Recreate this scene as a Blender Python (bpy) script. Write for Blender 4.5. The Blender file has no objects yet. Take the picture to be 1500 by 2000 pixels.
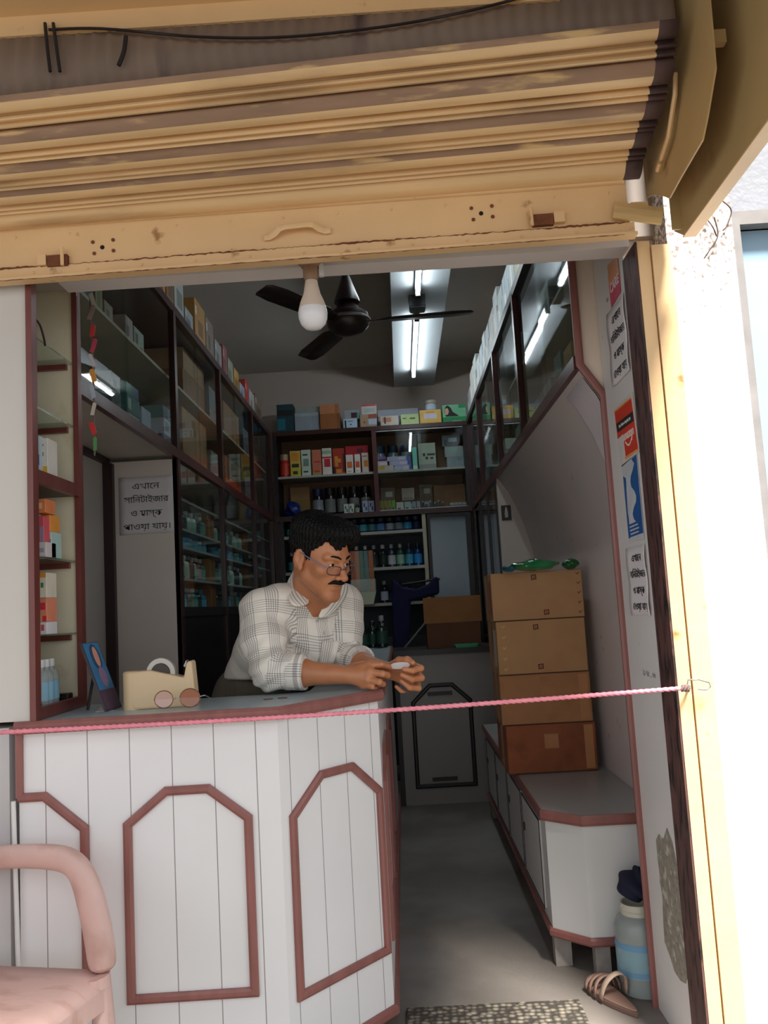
import bpy, bmesh, math, random
import numpy as np
from mathutils import Vector, Matrix
from mathutils.bvhtree import BVHTree

random.seed(7)
SC = bpy.context.scene
COL = SC.collection

# ------------------------------------------------------------------ camera, sky, sun, exposure
F_PX, CAM_Z = 1680.0, 1.17
_dY = Vector((785 - 750, 1184 - 1000, F_PX)).normalized()          # shop depth axis seen by the lens (x right, y down, z forward)
_a, _b = .0573, 1.0                                                # roll of the hand-held phone
_dn = Vector((_a, _b, -(_dY.x * _a + _dY.y * _b) / _dY.z)).normalized()
_dZ = -_dn
_dX = _dY.cross(_dZ)
if _dX.x < 0: _dX = -_dX
RIGHT = Vector((_dX.x, _dY.x, _dZ.x)); DOWN = Vector((_dX.y, _dY.y, _dZ.y)); FWD = Vector((_dX.z, _dY.z, _dZ.z))
cam_d = bpy.data.cameras.new('camera'); cam = bpy.data.objects.new('camera', cam_d); COL.objects.link(cam)
cam_d.sensor_fit = 'VERTICAL'; cam_d.sensor_height = 24.0; cam_d.lens = 24.0 * F_PX / 2000.0
cam_d.clip_start = .05; cam_d.clip_end = 200
_m = Matrix((RIGHT, -DOWN, -FWD)).transposed().to_4x4(); _m.translation = (0, 0, CAM_Z)
cam.matrix_world = _m
SC.camera = cam

SC.view_settings.view_transform = 'Standard'; SC.view_settings.look = 'None'
SC.view_settings.gamma = 1.0; SC.view_settings.use_curve_mapping = False
SC.view_settings.exposure = 0.2
SC.cycles.use_denoising = True
SC.cycles.max_bounces = 8; SC.cycles.transparent_max_bounces = 16
SC.cycles.sample_clamp_indirect = 6.0
SC.cycles.caustics_reflective = False; SC.cycles.caustics_refractive = False

w = bpy.data.worlds.new('daylight'); SC.world = w; w.use_nodes = True
bg = w.node_tree.nodes['Background']; bg.inputs['Color'].default_value = (.93, .97, 1.0, 1); bg.inputs['Strength'].default_value = 1.22
sun_d = bpy.data.lights.new('sun', 'SUN'); sun = bpy.data.objects.new('sun', sun_d); COL.objects.link(sun)
sun_d.energy = 13.0; sun_d.angle = math.radians(14); sun_d.color = (1.0, .96, .88)
sun.rotation_euler = Vector((.20, -.60, .90)).to_track_quat('Z', 'Y').to_euler(); sun.location = (1, -3, 5)

def ray(x, y): return RIGHT * ((x - 750) / F_PX) + DOWN * ((y - 1000) / F_PX) + FWD
EYE = Vector((0, 0, CAM_Z))
def at(x, y, Y):
    d = ray(x, y); return EYE + d * (Y / d.y)
def atX(x, y, X):
    d = ray(x, y); return EYE + d * (X / d.x)
def atZ(x, y, Z):
    d = ray(x, y); return EYE + d * ((Z - CAM_Z) / d.z)

# ------------------------------------------------------------------ materials
def lin(c):
    return tuple(((v / 255) / 12.92 if v / 255 <= .04045 else ((v / 255 + .055) / 1.055) ** 2.4) for v in c) + (1,)
MATS = {}
def M(name, c, rough=.5, var=.07, scale=6.0, metal=0.0, bump=0.0, bscale=80.0, c2=None, c2t=(.55, .7), c2s=4.0, stretch=(1, 1, 1), spec=.5, coat=0.0, detail=4):
    if name in MATS: return MATS[name]
    m = bpy.data.materials.new(name); m.use_nodes = True; nt = m.node_tree; N = nt.nodes; L = nt.links
    p = N['Principled BSDF']; p.inputs['Roughness'].default_value = rough; p.inputs['Metallic'].default_value = metal
    p.inputs['Specular IOR Level'].default_value = spec; p.inputs['Coat Weight'].default_value = coat
    tc = N.new('ShaderNodeTexCoord'); mp = N.new('ShaderNodeMapping'); mp.inputs['Scale'].default_value = stretch
    L.new(tc.outputs['Object'], mp.inputs['Vector'])
    n1 = N.new('ShaderNodeTexNoise'); n1.inputs['Scale'].default_value = scale; n1.inputs['Detail'].default_value = detail
    L.new(mp.outputs[0], n1.inputs['Vector'])
    r = N.new('ShaderNodeValToRGB'); base = lin(c)
    r.color_ramp.elements[0].position = .3; r.color_ramp.elements[1].position = .7
    r.color_ramp.elements[0].color = tuple(max(0, v * (1 - var)) for v in base[:3]) + (1,)
    r.color_ramp.elements[1].color = tuple(min(1, v * (1 + var)) for v in base[:3]) + (1,)
    L.new(n1.outputs['Fac'], r.inputs['Fac']); out = r.outputs['Color']
    if c2:
        n2 = N.new('ShaderNodeTexNoise'); n2.inputs['Scale'].default_value = c2s; n2.inputs['Detail'].default_value = 6
        L.new(mp.outputs[0], n2.inputs['Vector'])
        r2 = N.new('ShaderNodeValToRGB'); r2.color_ramp.elements[0].position, r2.color_ramp.elements[1].position = c2t
        r2.color_ramp.elements[0].color = (0, 0, 0, 1); r2.color_ramp.elements[1].color = (1, 1, 1, 1)
        L.new(n2.outputs['Fac'], r2.inputs['Fac'])
        mx = N.new('ShaderNodeMix'); mx.data_type = 'RGBA'; L.new(r2.outputs['Color'], mx.inputs['Factor'])
        L.new(out, mx.inputs['A']); mx.inputs['B'].default_value = lin(c2); out = mx.outputs['Result']
    L.new(out, p.inputs['Base Color'])
    if bump:
        n3 = N.new('ShaderNodeTexNoise'); n3.inputs['Scale'].default_value = bscale; n3.inputs['Detail'].default_value = 5
        L.new(mp.outputs[0], n3.inputs['Vector'])
        b = N.new('ShaderNodeBump'); b.inputs['Strength'].default_value = bump; b.inputs['Distance'].default_value = .01
        L.new(n3.outputs['Fac'], b.inputs['Height']); L.new(b.outputs[0], p.inputs['Normal'])
    MATS[name] = m; return m
def glass(name, tint=(1, 1, 1), refl=.16, rough=.02):
    if name in MATS: return MATS[name]
    m = bpy.data.materials.new(name); m.use_nodes = True; nt = m.node_tree; N = nt.nodes; L = nt.links
    N.remove(N['Principled BSDF'])
    t = N.new('ShaderNodeBsdfTransparent'); t.inputs['Color'].default_value = (*tint, 1)
    g = N.new('ShaderNodeBsdfGlossy'); g.inputs['Roughness'].default_value = rough
    lw = N.new('ShaderNodeFresnel'); lw.inputs['IOR'].default_value = 1.5
    a = N.new('ShaderNodeMath'); a.operation = 'MULTIPLY_ADD'; a.inputs[1].default_value = 1.0; a.inputs[2].default_value = refl; a.use_clamp = True
    ns = N.new('ShaderNodeTexNoise'); ns.inputs['Scale'].default_value = 3
    L.new(lw.outputs[0], a.inputs[0])
    mx = N.new('ShaderNodeMixShader'); L.new(t.outputs[0], mx.inputs[1]); L.new(g.outputs[0], mx.inputs[2])
    geo = N.new('ShaderNodeNewGeometry'); inv = N.new('ShaderNodeMath'); inv.operation = 'SUBTRACT'; inv.inputs[0].default_value = 1.0; L.new(geo.outputs['Backfacing'], inv.inputs[1])
    mu = N.new('ShaderNodeMath'); mu.operation = 'MULTIPLY'; L.new(a.outputs[0], mu.inputs[0]); L.new(inv.outputs[0], mu.inputs[1]); L.new(mu.outputs[0], mx.inputs[0])
    L.new(mx.outputs[0], N['Material Output'].inputs['Surface']); MATS[name] = m; return m
def clearp(name, tint, alpha=.35, rough=.15):
    if name in MATS: return MATS[name]
    m = M(name, tint, rough, .05); p = m.node_tree.nodes['Principled BSDF']
    p.inputs['Alpha'].default_value = alpha; return m
def emis(name, c, s):
    if name in MATS: return MATS[name]
    m = bpy.data.materials.new(name); m.use_nodes = True; p = m.node_tree.nodes['Principled BSDF']
    p.inputs['Base Color'].default_value = (.8, .8, .8, 1)
    p.inputs['Emission Color'].default_value = (*c, 1); p.inputs['Emission Strength'].default_value = s; MATS[name] = m; return m
def groove_mat(name, c, pitch=.108, off=0.0, width=.0026):
    """white laminate boards with dark joints; joints run along the UV u axis (metres)"""
    m = M(name, c, .35, .03, 3.0); nt = m.node_tree; N = nt.nodes; L = nt.links; p = N['Principled BSDF']
    src = p.inputs['Base Color'].links[0].from_socket
    uv = N.new('ShaderNodeUVMap'); sx = N.new('ShaderNodeSeparateXYZ'); L.new(uv.outputs[0], sx.inputs[0])
    ad = N.new('ShaderNodeMath'); ad.operation = 'ADD'; ad.inputs[1].default_value = off + 10 * pitch; L.new(sx.outputs['X'], ad.inputs[0])
    md = N.new('ShaderNodeMath'); md.operation = 'MODULO'; md.inputs[1].default_value = pitch; L.new(ad.outputs[0], md.inputs[0])
    lt = N.new('ShaderNodeMath'); lt.operation = 'LESS_THAN'; lt.inputs[1].default_value = width; L.new(md.outputs[0], lt.inputs[0])
    mx = N.new('ShaderNodeMix'); mx.data_type = 'RGBA'; L.new(lt.outputs[0], mx.inputs['Factor']); L.new(src, mx.inputs['A'])
    mx.inputs['B'].default_value = lin((150, 142, 142)); L.new(mx.outputs['Result'], p.inputs['Base Color'])
    return m

# ------------------------------------------------------------------ mesh builder
class MB:
    def __init__(s): s.v = []; s.f = []; s.mi = []; s.uv = {}
    def add(s, vs, fs, mi=0):
        b = len(s.v); s.v += [tuple(v) for v in vs]
        for i, f in enumerate(fs):
            s.f.append([b + k for k in f]); s.mi.append(mi if isinstance(mi, int) else mi[i])
        return s
    def box(s, x0, x1, y0, y1, z0, z1, mi=0):
        vs = [(x0, y0, z0), (x1, y0, z0), (x1, y1, z0), (x0, y1, z0), (x0, y0, z1), (x1, y0, z1), (x1, y1, z1), (x0, y1, z1)]
        return s.add(vs, [(0, 3, 2, 1), (4, 5, 6, 7), (0, 1, 5, 4), (1, 2, 6, 5), (2, 3, 7, 6), (3, 0, 4, 7)], mi)
    def prism(s, pts, z0, z1, axis='z', mi=0):
        n = len(pts)
        def P(a, b, h): return {'z': (a, b, h), 'x': (h, a, b), 'y': (a, h, b)}[axis]
        vs = [P(a, b, z0) for a, b in pts] + [P(a, b, z1) for a, b in pts]
        fs = [tuple(range(n))[::-1], tuple(range(n, 2 * n))] + [(i, (i + 1) % n, n + (i + 1) % n, n + i) for i in range(n)]
        return s.add(vs, fs, mi)
    def lathe(s, prof, seg=20, c=(0, 0, 0), axis='z', mi=0, caps=True):
        vs = []; n = len(prof)
        for r, h in prof:
            for k in range(seg):
                a = 2 * math.pi * k / seg; p = (r * math.cos(a), r * math.sin(a), h)
                if axis == 'x': p = (p[2], p[0], p[1])
                if axis == 'y': p = (p[0], p[2], p[1])
                vs.append((p[0] + c[0], p[1] + c[1], p[2] + c[2]))
        fs = []
        for i in range(n - 1):
            for k in range(seg):
                fs.append((i * seg + k, i * seg + (k + 1) % seg, (i + 1) * seg + (k + 1) % seg, (i + 1) * seg + k))
        if caps: fs += [tuple(range(seg))[::-1], tuple(range((n - 1) * seg, n * seg))]
        return s.add(vs, fs, mi)
    def tube(s, pts, r, seg=8, closed=False, mi=0, flat=1.0):
        pts = [Vector(p) for p in pts]; n = len(pts); vs = []
        rs = r if isinstance(r, (list, tuple)) else [r] * n
        t0 = (pts[1] - pts[0]).normalized(); up = Vector((0, 0, 1)) if abs(t0.z) < .9 else Vector((0, 1, 0))
        for i, p in enumerate(pts):
            a = pts[(i - 1) % n] if closed or i > 0 else p; b = pts[(i + 1) % n] if closed or i < n - 1 else p
            t = (b - a).normalized(); u = (up - t * up.dot(t)).normalized(); v = t.cross(u); up = u
            for k in range(seg):
                an = 2 * math.pi * k / seg; vs.append(p + (u * math.cos(an) + v * math.sin(an) * flat) * rs[i])
        fs = []
        for i in range(n if closed else n - 1):
            j = (i + 1) % n
            for k in range(seg): fs.append((i * seg + k, i * seg + (k + 1) % seg, j * seg + (k + 1) % seg, j * seg + k))
        if not closed: fs += [tuple(range(seg))[::-1], tuple(range((n - 1) * seg, n * seg))]
        return s.add(vs, fs, mi)
    def ribbon(s, pts, nrm, w, t, closed=False, mi=0):
        """mitred moulding of width w and thickness t laid along pts on a plane of normal nrm"""
        pts = [Vector(p) for p in pts]; nrm = Vector(nrm).normalized(); n = len(pts); vs = []
        for i, p in enumerate(pts):
            d = []
            if closed or i > 0: d.append((p - pts[i - 1]).normalized())
            if closed or i < n - 1: d.append((pts[(i + 1) % n] - p).normalized())
            s1 = [nrm.cross(x) for x in d]; m = sum(s1, Vector()) / len(s1); m = m / max(.35, m.length_squared)
            for a, h in ((-.5, 0), (-.5, t * .7), (-.2, t), (.2, t), (.5, t * .7), (.5, 0)): vs.append(p + m * (a * w) + nrm * h)
        fs = []; K = 6
        for i in range(n if closed else n - 1):
            j = (i + 1) % n
            for k in range(K): fs.append((i * K + k, i * K + (k + 1) % K, j * K + (k + 1) % K, j * K + k))
        if not closed: fs += [tuple(range(K))[::-1], tuple(range((n - 1) * K, n * K))]
        return s.add(vs, fs, mi)
    def sweep(s, prof, pathpts, mi=0):
        """extrude an open/closed 2D section list of 3D points lists"""
        n = len(prof); vs = []
        for q in pathpts: vs += [tuple(Vector(p) + Vector(q)) for p in prof]
        fs = []
        for i in range(len(pathpts) - 1):
            for k in range(n - 1): fs.append((i * n + k, i * n + k + 1, (i + 1) * n + k + 1, (i + 1) * n + k))
        return s.add(vs, fs, mi)
    def grid(s, P, mi=0):
        nu, nv = len(P), len(P[0]); vs = [p for row in P for p in row]
        fs = [(i * nv + j, i * nv + j + 1, (i + 1) * nv + j + 1, (i + 1) * nv + j) for i in range(nu - 1) for j in range(nv - 1)]
        return s.add(vs, fs, mi)
    def mesh(s, name, mats, off=(0, 0, 0)):
        me = bpy.data.meshes.new(name)
        me.from_pydata([(v[0] - off[0], v[1] - off[1], v[2] - off[2]) for v in s.v], [], s.f)
        for m in (mats if isinstance(mats, (list, tuple)) else [mats]): me.materials.append(m)
        me.polygons.foreach_set('material_index', s.mi)
        bm = bmesh.new(); bm.from_mesh(me); bmesh.ops.recalc_face_normals(bm, faces=bm.faces); bm.to_mesh(me); bm.free()
        return me

def smooth(o, ang=35):
    me = o.data
    for p in me.polygons: p.use_smooth = True
    try: me.set_sharp_from_angle(angle=math.radians(ang))
    except Exception: pass
    return o
def bevel(o, w, seg=2):
    b = o.modifiers.new('bevel', 'BEVEL'); b.width = w; b.segments = seg; b.limit_method = 'ANGLE'; return o
def solid(o, t, off=0):
    b = o.modifiers.new('solid', 'SOLIDIFY'); b.thickness = t; b.offset = off; return o
def tag(o, label=None, cat=None, group=None, kind=None):
    if label: o['label'] = label
    if cat: o['category'] = cat
    if group: o['group'] = group
    if kind: o['kind'] = kind
    return o
def thing(name, label, cat, loc=(0, 0, 0), rz=0, group=None):
    o = bpy.data.objects.new(name, None); COL.objects.link(o); o.empty_display_size = .05
    o.location = loc; o.rotation_euler = (0, 0, rz); return tag(o, label, cat, group)
ROOTLOC = {}
def rootloc(o):
    p = Vector(o.location)
    while o.parent: o = o.parent; p += Vector(o.location)
    return p
def part(name, mb, mats, parent, world=True, label=None, sm=None, bv=0):
    """a part given in world coordinates (world=True) or in its parent's own frame"""
    off = rootloc(parent) if world else (0, 0, 0)
    me = mb.mesh(name, mats, off); o = bpy.data.objects.new(name, me); COL.objects.link(o); o.parent = parent
    if label: o['label'] = label
    if sm: smooth(o, sm)
    if bv: bevel(o, bv)
    return o
def solo(name, mb, mats, label=None, cat=None, group=None, kind=None, sm=None, bv=0):
    """a thing (or a piece of the setting) that is one mesh, its origin at the middle of its base"""
    a = np.array(mb.v); lo, hi = a.min(0), a.max(0); off = ((lo[0] + hi[0]) / 2, (lo[1] + hi[1]) / 2, lo[2])
    o = bpy.data.objects.new(name, mb.mesh(name, mats, off)); COL.objects.link(o); o.location = off
    tag(o, label, cat, group, kind)
    if sm: smooth(o, sm)
    if bv: bevel(o, bv)
    return o
def struct(name, mb, mats, **k): return solo(name, mb, mats, kind='structure', **k)
def dup(src, loc, label, rz=None):
    """copy of a thing, its parts and their sub-parts"""
    r = src.copy(); COL.objects.link(r); r.location = loc; r['label'] = label
    if rz is not None: r.rotation_euler = (0, 0, rz)
    for ch in src.children:
        c = ch.copy(); COL.objects.link(c); c.parent = r
        for g in ch.children:
            d = g.copy(); COL.objects.link(d); d.parent = c
    return r
def uv_planar(o, org, udir):
    """u = metres along udir from org (for the board joints)"""
    me = o.data; uv = me.uv_layers.new(name='UVMap'); org = Vector(org) - rootloc(o); udir = Vector(udir).normalized()
    for l in me.loops:
        p = me.vertices[l.vertex_index].co; uv.data[l.index].uv = ((p - org).dot(udir), p.z)
ORD = ['first', 'second', 'third', 'fourth', 'fifth', 'sixth', 'seventh', 'eighth', 'ninth', 'tenth', 'eleventh', 'twelfth', 'thirteenth', 'fourteenth', 'fifteenth', 'sixteenth', 'seventeenth', 'eighteenth', 'nineteenth', 'twentieth']

def lettering(name, text, size, parent, pos, right, up, mat, align='CENTER', ext=.0004, bold=0.0, shear=0.0, world=True):
    cu = bpy.data.curves.new(name, 'FONT'); cu.body = text; cu.size = size; cu.align_x = align; cu.align_y = 'CENTER'
    cu.extrude = ext; cu.offset = bold; cu.shear = shear; cu.resolution_u = 4
    t = bpy.data.objects.new(name, cu); COL.objects.link(t)
    dg = bpy.context.evaluated_depsgraph_get(); dg.update()
    me = bpy.data.meshes.new_from_object(t.evaluated_get(dg)); bpy.data.objects.remove(t); bpy.data.curves.remove(cu)
    right = Vector(right).normalized(); up = Vector(up).normalized(); nr = right.cross(up)
    mt = Matrix((right, up, nr)).transposed().to_4x4(); mt.translation = Vector(pos) - (rootloc(parent) if world else Vector())
    me.transform(mt); me.materials.clear(); me.materials.append(mat); me.name = name
    o = bpy.data.objects.new(name, me); COL.objects.link(o); o.parent = parent; return o

# palette
BORDO = M('bordo_wood', (112, 58, 52), .35, .18, 30, stretch=(1, 1, .2))
MOULD = M('moulding_brown', (140, 88, 82), .4, .14, 30, stretch=(1, 1, .2))
DARKW = M('dark_wood', (62, 34, 32), .3, .2, 30, stretch=(1, 1, .2))
BLACKW = M('black_wood', (30, 22, 22), .4, .2, 30)
LAM = M('white_laminate', (226, 222, 222), .4, .03, 3, c2=(205, 198, 196), c2t=(.6, .8), c2s=5)
LAMG = M('grey_laminate', (186, 180, 176), .45, .04, 3)
CREAM = M('cream_ply', (222, 212, 186), .5, .06, 5, c2=(196, 182, 150), c2t=(.6, .8), c2s=9)
BOARDS = groove_mat('white_boards', (230, 228, 229))
YEL = M('yellow_paint', (224, 186, 138), .45, .06, 4, c2=(160, 116, 70), c2t=(.66, .74), c2s=14, bump=.15, bscale=25)
PAPER = M('white_paper', (226, 220, 222), .8, .03, 4)
INK = M('black_ink', (28, 24, 28), .7, .05)
GLASS = glass('cabinet_glass', (.95, .98, .97), .015)
WHITEP = M('white_plastic', (228, 228, 226), .35, .03)
BLACKP = M('black_plastic', (22, 22, 24), .4, .1)
KRAFT = M('kraft_board', (176, 132, 92), .8, .08, 10, c2=(150, 98, 60), c2t=(.6, .75), c2s=6, bump=.08, bscale=40)
METAL = M('grey_metal', (150, 150, 152), .35, .1, 20, metal=.8)
# ================================================================== THE SETTING
FZ = -.09
ground_m = M('street_concrete', (92, 88, 82), .9, .1, 1.5, bump=.2, bscale=30)
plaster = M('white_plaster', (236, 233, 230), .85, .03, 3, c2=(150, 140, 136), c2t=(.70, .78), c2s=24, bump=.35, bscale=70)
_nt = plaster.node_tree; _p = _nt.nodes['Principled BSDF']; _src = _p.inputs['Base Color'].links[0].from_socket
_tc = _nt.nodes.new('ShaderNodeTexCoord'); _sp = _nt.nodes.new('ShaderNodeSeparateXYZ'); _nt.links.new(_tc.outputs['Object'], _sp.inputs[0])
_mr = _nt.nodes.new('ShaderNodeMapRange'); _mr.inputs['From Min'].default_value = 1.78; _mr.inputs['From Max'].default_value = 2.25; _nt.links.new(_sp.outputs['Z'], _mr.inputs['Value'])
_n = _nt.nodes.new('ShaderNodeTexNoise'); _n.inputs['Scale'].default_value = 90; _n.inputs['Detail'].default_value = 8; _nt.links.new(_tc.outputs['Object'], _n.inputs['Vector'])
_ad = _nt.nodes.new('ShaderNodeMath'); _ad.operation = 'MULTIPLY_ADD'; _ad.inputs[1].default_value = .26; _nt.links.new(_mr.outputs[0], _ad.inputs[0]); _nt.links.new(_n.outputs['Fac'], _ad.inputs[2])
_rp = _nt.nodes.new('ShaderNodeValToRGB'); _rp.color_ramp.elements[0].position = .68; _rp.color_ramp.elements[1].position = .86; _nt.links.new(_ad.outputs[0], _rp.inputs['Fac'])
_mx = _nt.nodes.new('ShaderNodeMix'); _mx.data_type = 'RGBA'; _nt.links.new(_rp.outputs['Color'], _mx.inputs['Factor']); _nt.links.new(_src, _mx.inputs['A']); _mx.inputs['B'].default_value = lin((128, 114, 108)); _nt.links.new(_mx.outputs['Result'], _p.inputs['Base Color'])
floor_m = M('worn_cement_floor', (124, 116, 110), .55, .2, 2.5, c2=(150, 144, 140), c2t=(.5, .7), c2s=2.2, bump=.1, bscale=50)
wall_m = M('pale_wall_paint', (178, 166, 158), .7, .05, 2)
ceil_m = M('ceiling_paint', (184, 176, 168), .8, .06, 2)
struct('floor', MB().box(-1.5, 1.0, 2.3, 7.6, FZ - .1, FZ), floor_m)
struct('floor_street', MB().box(-8, 8, -9, 2.3, FZ - .12, FZ - .002), ground_m)
struct('ceiling', MB().box(-1.5, 1.05, 2.42, 7.5, 3.27, 3.37), ceil_m)
struct('trim_1', MB().box(.045, .392, 2.55, 7.35, 3.07, 3.27), M('beam_paint', (166, 172, 176), .6, .03, 3))
struct('wall_back', MB().box(-1.5, 1.05, 7.35, 7.5, FZ, 3.27), wall_m)
struct('wall_left', MB().box(-1.5, -1.36, 2.6, 7.35, FZ, 3.27), M('left_wall_paint', (190, 184, 178), .7, .05, 2))
struct('wall_front', MB().box(-1.8, 1.7, 2.42, 2.55, 2.20, 3.37), wall_m)
struct('trim_2', MB().box(-.93, .705, 2.36, 2.44, 2.147, 2.32), M('lintel_white', (226, 218, 216), .7, .05, 4))
# inner right wall with its plaster cove under the hanging cabinets
cove = [(.83, FZ), (.83, 1.40), (.822, 1.46), (.804, 1.54), (.776, 1.64), (.738, 1.75), (.695, 1.84), (.655, 1.90), (.632, 1.935)]
cv = MB().prism(cove + [(.93, 1.935), (.93, FZ)], 2.815, 5.3, 'y')
struct('wall_right', cv, M('cove_laminate', (222, 210, 206), .5, .04, 3, c2=(186, 174, 172), c2t=(.68, .74), c2s=14), sm=30)
struct('wall_right_upper', MB().box(.86, .95, 2.815, 5.35, 1.937, 3.27), wall_m)
struct('wall_right_rear', MB().box(.86, .95, 5.35, 7.35, FZ, 3.27), wall_m)
struct('wall_partition', MB().box(.632, .86, 5.3, 5.34, FZ, 1.935), M('partition_board', (200, 188, 178), .6, .05, 3))
# jamb on the right
jm = struct('wall_jamb', MB().box(.71, .80, 2.45, 2.80, FZ, 2.72), M('jamb_laminate', (228, 224, 222), .5, .03, 4, c2=(186, 178, 174), c2t=(.72, .76), c2s=26))
bp = MB(); R = random.Random(3); pts = []
for k in range(26):
    a = k / 26 * 2 * math.pi; cy, cz = 2.55, .30
    rr = 1 / max(abs(math.cos(a)) / .10, abs(math.sin(a)) / .20); rr *= R.uniform(.82, 1.08)
    pts.append((cy + rr * math.cos(a), cz + rr * math.sin(a) - .25 * (rr * math.cos(a)) * 0))
bp.prism(pts, .7085, .7105, 'x')
part('bare_plaster', bp, M('bare_cement', (150, 142, 128), .95, .22, 40, bump=.5, bscale=90, c2=(196, 190, 180), c2t=(.55, .65), c2s=30), jm, label='rough bare cement where the laminate has come off')
tr = [(.706, 2.80, FZ), (.706, 2.80, 1.823), (.636, 2.80, 1.931), (.636, 2.80, 2.72)]
struct('trim_3', MB().ribbon(tr, (0, -1, 0), .026, .014), MOULD)
# the pillar of plaster at the right and the neighbour's blue door
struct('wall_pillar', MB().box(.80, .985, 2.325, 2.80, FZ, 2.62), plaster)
struct('wall_neighbour', MB().box(.985, 1.9, 2.40, 2.6, 2.24, 3.2), M('grey_render', (128, 130, 138), .8, .08, 6, bump=.3, bscale=50))
d1 = struct('door_1', MB().box(1.03, 1.80, 2.43, 2.47, FZ, 2.235), M('pale_blue_paint', (138, 168, 192), .5, .06, 3))
for x0, x1, z0, z1 in ((.99, 1.03, FZ, 2.24), (1.03, 1.8, 2.20, 2.24)):
    part('door_frame', MB().box(x0, x1, 2.38, 2.45, z0, z1), M('door_frame_grey', (120, 116, 116), .7, .15, 12), d1)
part('door_handle', MB().tube([(1.10, 2.425, .86), (1.10, 2.39, .86), (1.10, 2.39, 1.0), (1.10, 2.425, 1.0)], .007), METAL, d1)
struct('wall_left_pier', MB().box(-1.9, -1.032, 2.25, 2.60, FZ, .915), M('pier_wall', (196, 194, 194), .8, .05, 4))
struct('wall_left_pier_upper', MB().box(-1.9, -1.36, 2.25, 2.60, .915, 2.3), M('pier_wall', (0, 0, 0)))

# ------------------------------------------------------------------ rolling shutter
slat_m = M('shutter_yellow', (226, 190, 142), .42, .08, 5, c2=(150, 118, 88), c2t=(.52, .75), c2s=3.0, stretch=(.5, 3, 3), bump=.05, bscale=30)
rust = M('rust', (110, 62, 36), .8, .3, 40)
grime = M('shutter_grime', (82, 62, 62), .7, .3, 25)
sh = thing('rolling_shutter', 'yellow corrugated metal rolling shutter, nearly fully raised above the shop opening', 'shutter', (-.2, 2.25, 2.115))
def lerp_path(path, s):
    d = [0]
    for a, b in zip(path, path[1:]): d.append(d[-1] + math.dist(a, b))
    t = s * d[-1]
    for i in range(len(path) - 1):
        if t <= d[i + 1] or i == len(path) - 2:
            k = (t - d[i]) / (d[i + 1] - d[i]); a, b = path[i], path[i + 1]
            return (a[0] + (b[0] - a[0]) * k, a[1] + (b[1] - a[1]) * k), d[-1]
RP = [(2.245, 2.272), (2.20, 2.297), (2.14, 2.314), (2.06, 2.327), (1.97, 2.346), (1.895, 2.386), (1.85, 2.455)]
LP = [(2.25, 2.268), (2.20, 2.282), (2.14, 2.294), (2.06, 2.304), (1.97, 2.318), (1.895, 2.346), (1.85, 2.395)]
NS = 240; XS = [-1.35, -.86, -.5, -.2, .1, .4, .62, .655, .70]
def slat_profile(s):
    t = (s * 4.45) % 1.0
    if t < .07: return -.016
    if t < .66: return .016 * math.sin((t - .07) / .59 * math.pi) ** .55 - .006
    if t < .72: return -.014
    if t < .84: return .012 * math.sin((t - .72) / .12 * math.pi) - .006
    if t < .88: return -.008
    return .012 * math.sin((t - .88) / .12 * math.pi) - .006
rows = []
for i in range(NS + 1):
    s = i / NS; row = []
    (ry, rz), _ = lerp_path(RP, s); (ly, lz), _ = lerp_path(LP, s)
    (ry2, rz2), _ = lerp_path(RP, min(1, s + .03)); (ry1, rz1), _ = lerp_path(RP, max(0, s - .03))
    t = Vector((0, ry2 - ry1, rz2 - rz1)).normalized(); nr = Vector((0, -t.z, t.y))
    if nr.y > 0 : nr = -nr
    h = slat_profile(s)
    for X in XS:
        k = (X + .86) / 1.56
        row.append((X, ly + (ry - ly) * k + nr.y * h, lz + (rz - lz) * k + nr.z * h))
    rows.append(row)
g = MB().grid(rows)
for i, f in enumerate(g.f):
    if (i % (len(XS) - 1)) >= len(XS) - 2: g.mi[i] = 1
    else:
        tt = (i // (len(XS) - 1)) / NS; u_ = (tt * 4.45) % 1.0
        if .62 - .34 * tt < u_ < .70 and tt > .2: g.mi[i] = 2  # shade on each slat's upper part painted as a brown band, dust mixed in
o = part('slat_curtain', g, [slat_m, grime, M('shutter_shade_dust', (150, 120, 98), .8, .18, 9, stretch=(.6, 3, 3), c2=(206, 172, 122), c2t=(.56, .66), c2s=8)], sh, sm=40); solid(o, .0015)
barm = YEL
part('bottom_bar', MB().box(-1.35, .665, 2.243, 2.249, 2.15, 2.290), barm, sh)
part('angle_iron', MB().prism([(2.249, 2.116), (2.249, 2.158), (2.236, 2.158), (2.236, 2.128), (2.215, 2.124), (2.215, 2.116)], -1.35, .675, 'x'), barm, sh, label='yellow steel angle along the lower edge, chipped to rust')
part('lower_rod', MB().tube([(-1.35, 2.24, 2.276), (.66, 2.24, 2.276)], .008, 8), barm, sh)
R = random.Random(4); rs_ = []; rr_ = []
for k in range(220):
    rs_.append((-1.1 + k * .008, 2.2352, 2.1585 + R.uniform(-.0015, .0015))); rr_.append(max(.0006, R.uniform(.0004, .0022) + .0016 * math.sin(k * .13) * math.sin(k * .031 + 1)))
part('rust_seam', MB().tube(rs_, rr_, 6), rust, sh, label='rusty seam above the lower angle')
rs_ = [(-1.1 + k * .012, 2.2142, 2.1165 + R.uniform(-.0006, .0006)) for k in range(146)]; rr_ = [max(.0005, R.uniform(.0002, .0016)) for k in range(146)]
part('chipped_edge', MB().tube(rs_, rr_, 6), rust, sh)
hd = MB(); ph = []
c0 = at(520, 460, 2.235); c1 = at(648, 447, 2.235)
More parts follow.
